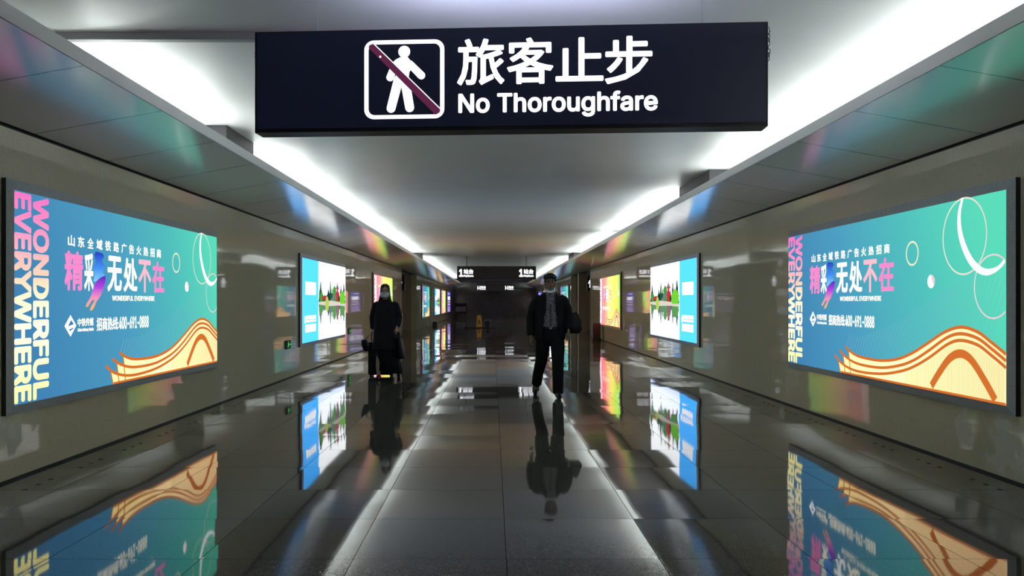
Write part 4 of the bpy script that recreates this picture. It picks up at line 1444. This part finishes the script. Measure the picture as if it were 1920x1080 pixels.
# long hair: cap plus a curtain down both sides and the back
b = MB()
b.ell((-0.012, 0.012, 1.575), (0.083, 0.098, 0.078), 20, 12)
rings, inn = [], []
for z, rx, ry, g in ((1.14, 0.125, 0.115, 118), (1.22, 0.140, 0.130, 92), (1.30, 0.140, 0.125, 70), (1.38, 0.110, 0.11, 56), (1.45, 0.094, 0.102, 54), (1.52, 0.087, 0.100, 50), (1.58, 0.083, 0.098, 40), (1.615, 0.074, 0.090, 26)):
    rings.append(arc(-0.012, 0.012, z, rx, ry, 36, g, 360 - g, False) + arc(-0.012, 0.012, z, rx - 0.022, ry - 0.022, 36, g, 360 - g, False)[::-1])
b.loft(rings)
hm = remesh(b, 0.008, 2, 'hair')
for v in hm.vertices:
    v.co += v.normal * 0.004 * noise.noise(Vector((v.co.x * 60, v.co.y * 60, v.co.z * 8)))
obj('hair', hm, M['hair'], wom, smooth=True, recalc=False)
for s in (-1, 1):
    obj('eye', MB().ell((-0.012 + s * 0.030, -0.088, 1.523), (0.011, 0.009, 0.0055), 10, 8), M['eye'], wom, smooth=True)
    obj('eyebrow', MB().tube([(-0.012 + s * 0.016, -0.102, 1.545), (-0.012 + s * 0.034, -0.100, 1.549), (-0.012 + s * 0.048, -0.088, 1.545)], 0.003, 6), M['hair'], wom)
b = MB()
face_mask(b, -0.012, -0.022, 1.408, 1.502, 0.074, 0.086, 0.012, 72)
mk = obj('face_mask', b, M['mask'], wom, smooth=True)
md = mk.modifiers.new('thickness', 'SOLIDIFY')
md.thickness = 0.003
for s in (-1, 1):
    obj('ear_loop', MB().tube([(-0.012 + s * 0.070, -0.045, 1.49), (-0.012 + s * 0.082, 0.0, 1.525), (-0.012 + s * 0.078, 0.02, 1.50), (-0.012 + s * 0.068, -0.045, 1.42)], 0.0018, 6), M['mask'], mk)

tote = thing('tote_bag', 'large dark tote bag hanging from the woman\'s hand, reaching her knee', 'bag', (-1.59, 14.30, 0))
b = MB()
b.loft([arc(cx, 0, z, rx, ry, 20) for z, cx, rx, ry in ((0.355, 0.01, 0.055, 0.13), (0.37, 0.01, 0.07, 0.15), (0.52, 0.0, 0.065, 0.15), (0.66, -0.01, 0.045, 0.14), (0.715, -0.015, 0.025, 0.13))])
obj('pouch', b, M['bag'], tote, smooth=True)
for s in (-1, 1):
    obj('handle', MB().tube([(-0.02 + s * 0.012, -0.09, 0.70), (-0.04 + s * 0.008, -0.03, 0.80), (-0.045 + s * 0.008, 0.0, 0.815), (-0.04 + s * 0.008, 0.03, 0.80), (-0.02 + s * 0.012, 0.09, 0.70)], 0.006, 8), M['bag'], tote, smooth=True)

case = thing('suitcase', 'black rolling suitcase with raised handle standing just behind the woman', 'suitcase', (-2.00, 14.86, 0))
obj('shell', MB().rbox(-0.225, 0.225, -0.13, 0.13, 0.03, 0.62, 0.03), M['bag'], case, bevel=0.02)
for z in (0.2, 0.35, 0.5):
    obj('rib', MB().box(-0.19, 0.19, -0.136, -0.128, z, z + 0.02), M['shoe'], case)
hd = obj('pull_handle', MB().tube([(-0.19, 0.10, 0.60), (-0.19, 0.08, 0.775), (-0.17, 0.08, 0.79), (-0.08, 0.08, 0.79), (-0.06, 0.08, 0.775), (-0.06, 0.10, 0.60)], 0.011, 8), M['dark'], case, smooth=True)
for sx in (-1, 1):
    for sy in (-1, 1):
        w = obj('wheel', MB().tube([(sx * 0.18 - 0.015, sy * 0.09, 0.032), (sx * 0.18 + 0.015, sy * 0.09, 0.032)], 0.032, 16), M['shoe'], case, smooth=False)
        obj('wheel_fork', MB().box(sx * 0.18 - 0.02, sx * 0.18 + 0.02, sy * 0.09 - 0.02, sy * 0.09 + 0.02, 0.055, 0.085), M['dark'], w)
pch = thing('pouch_bag', 'small black bag strapped to the side of the suitcase by its handle', 'bag', (-2.255, 14.62, 0))
b = MB()
b.loft([arc(cx, 0, z, rx, ry, 16) for z, cx, rx, ry in ((0.46, 0.02, 0.03, 0.06), (0.49, 0.015, 0.055, 0.08), (0.58, 0.0, 0.07, 0.085), (0.65, -0.015, 0.06, 0.07), (0.67, -0.02, 0.03, 0.05))])
obj('pouch', b, M['bag'], pch, smooth=True)
obj('strap', MB().tube([(-0.01, 0, 0.66), (0.04, 0.05, 0.72), (0.10, 0.14, 0.775), (0.12, 0.19, 0.775)], 0.007, 8), M['bag'], pch, smooth=True)
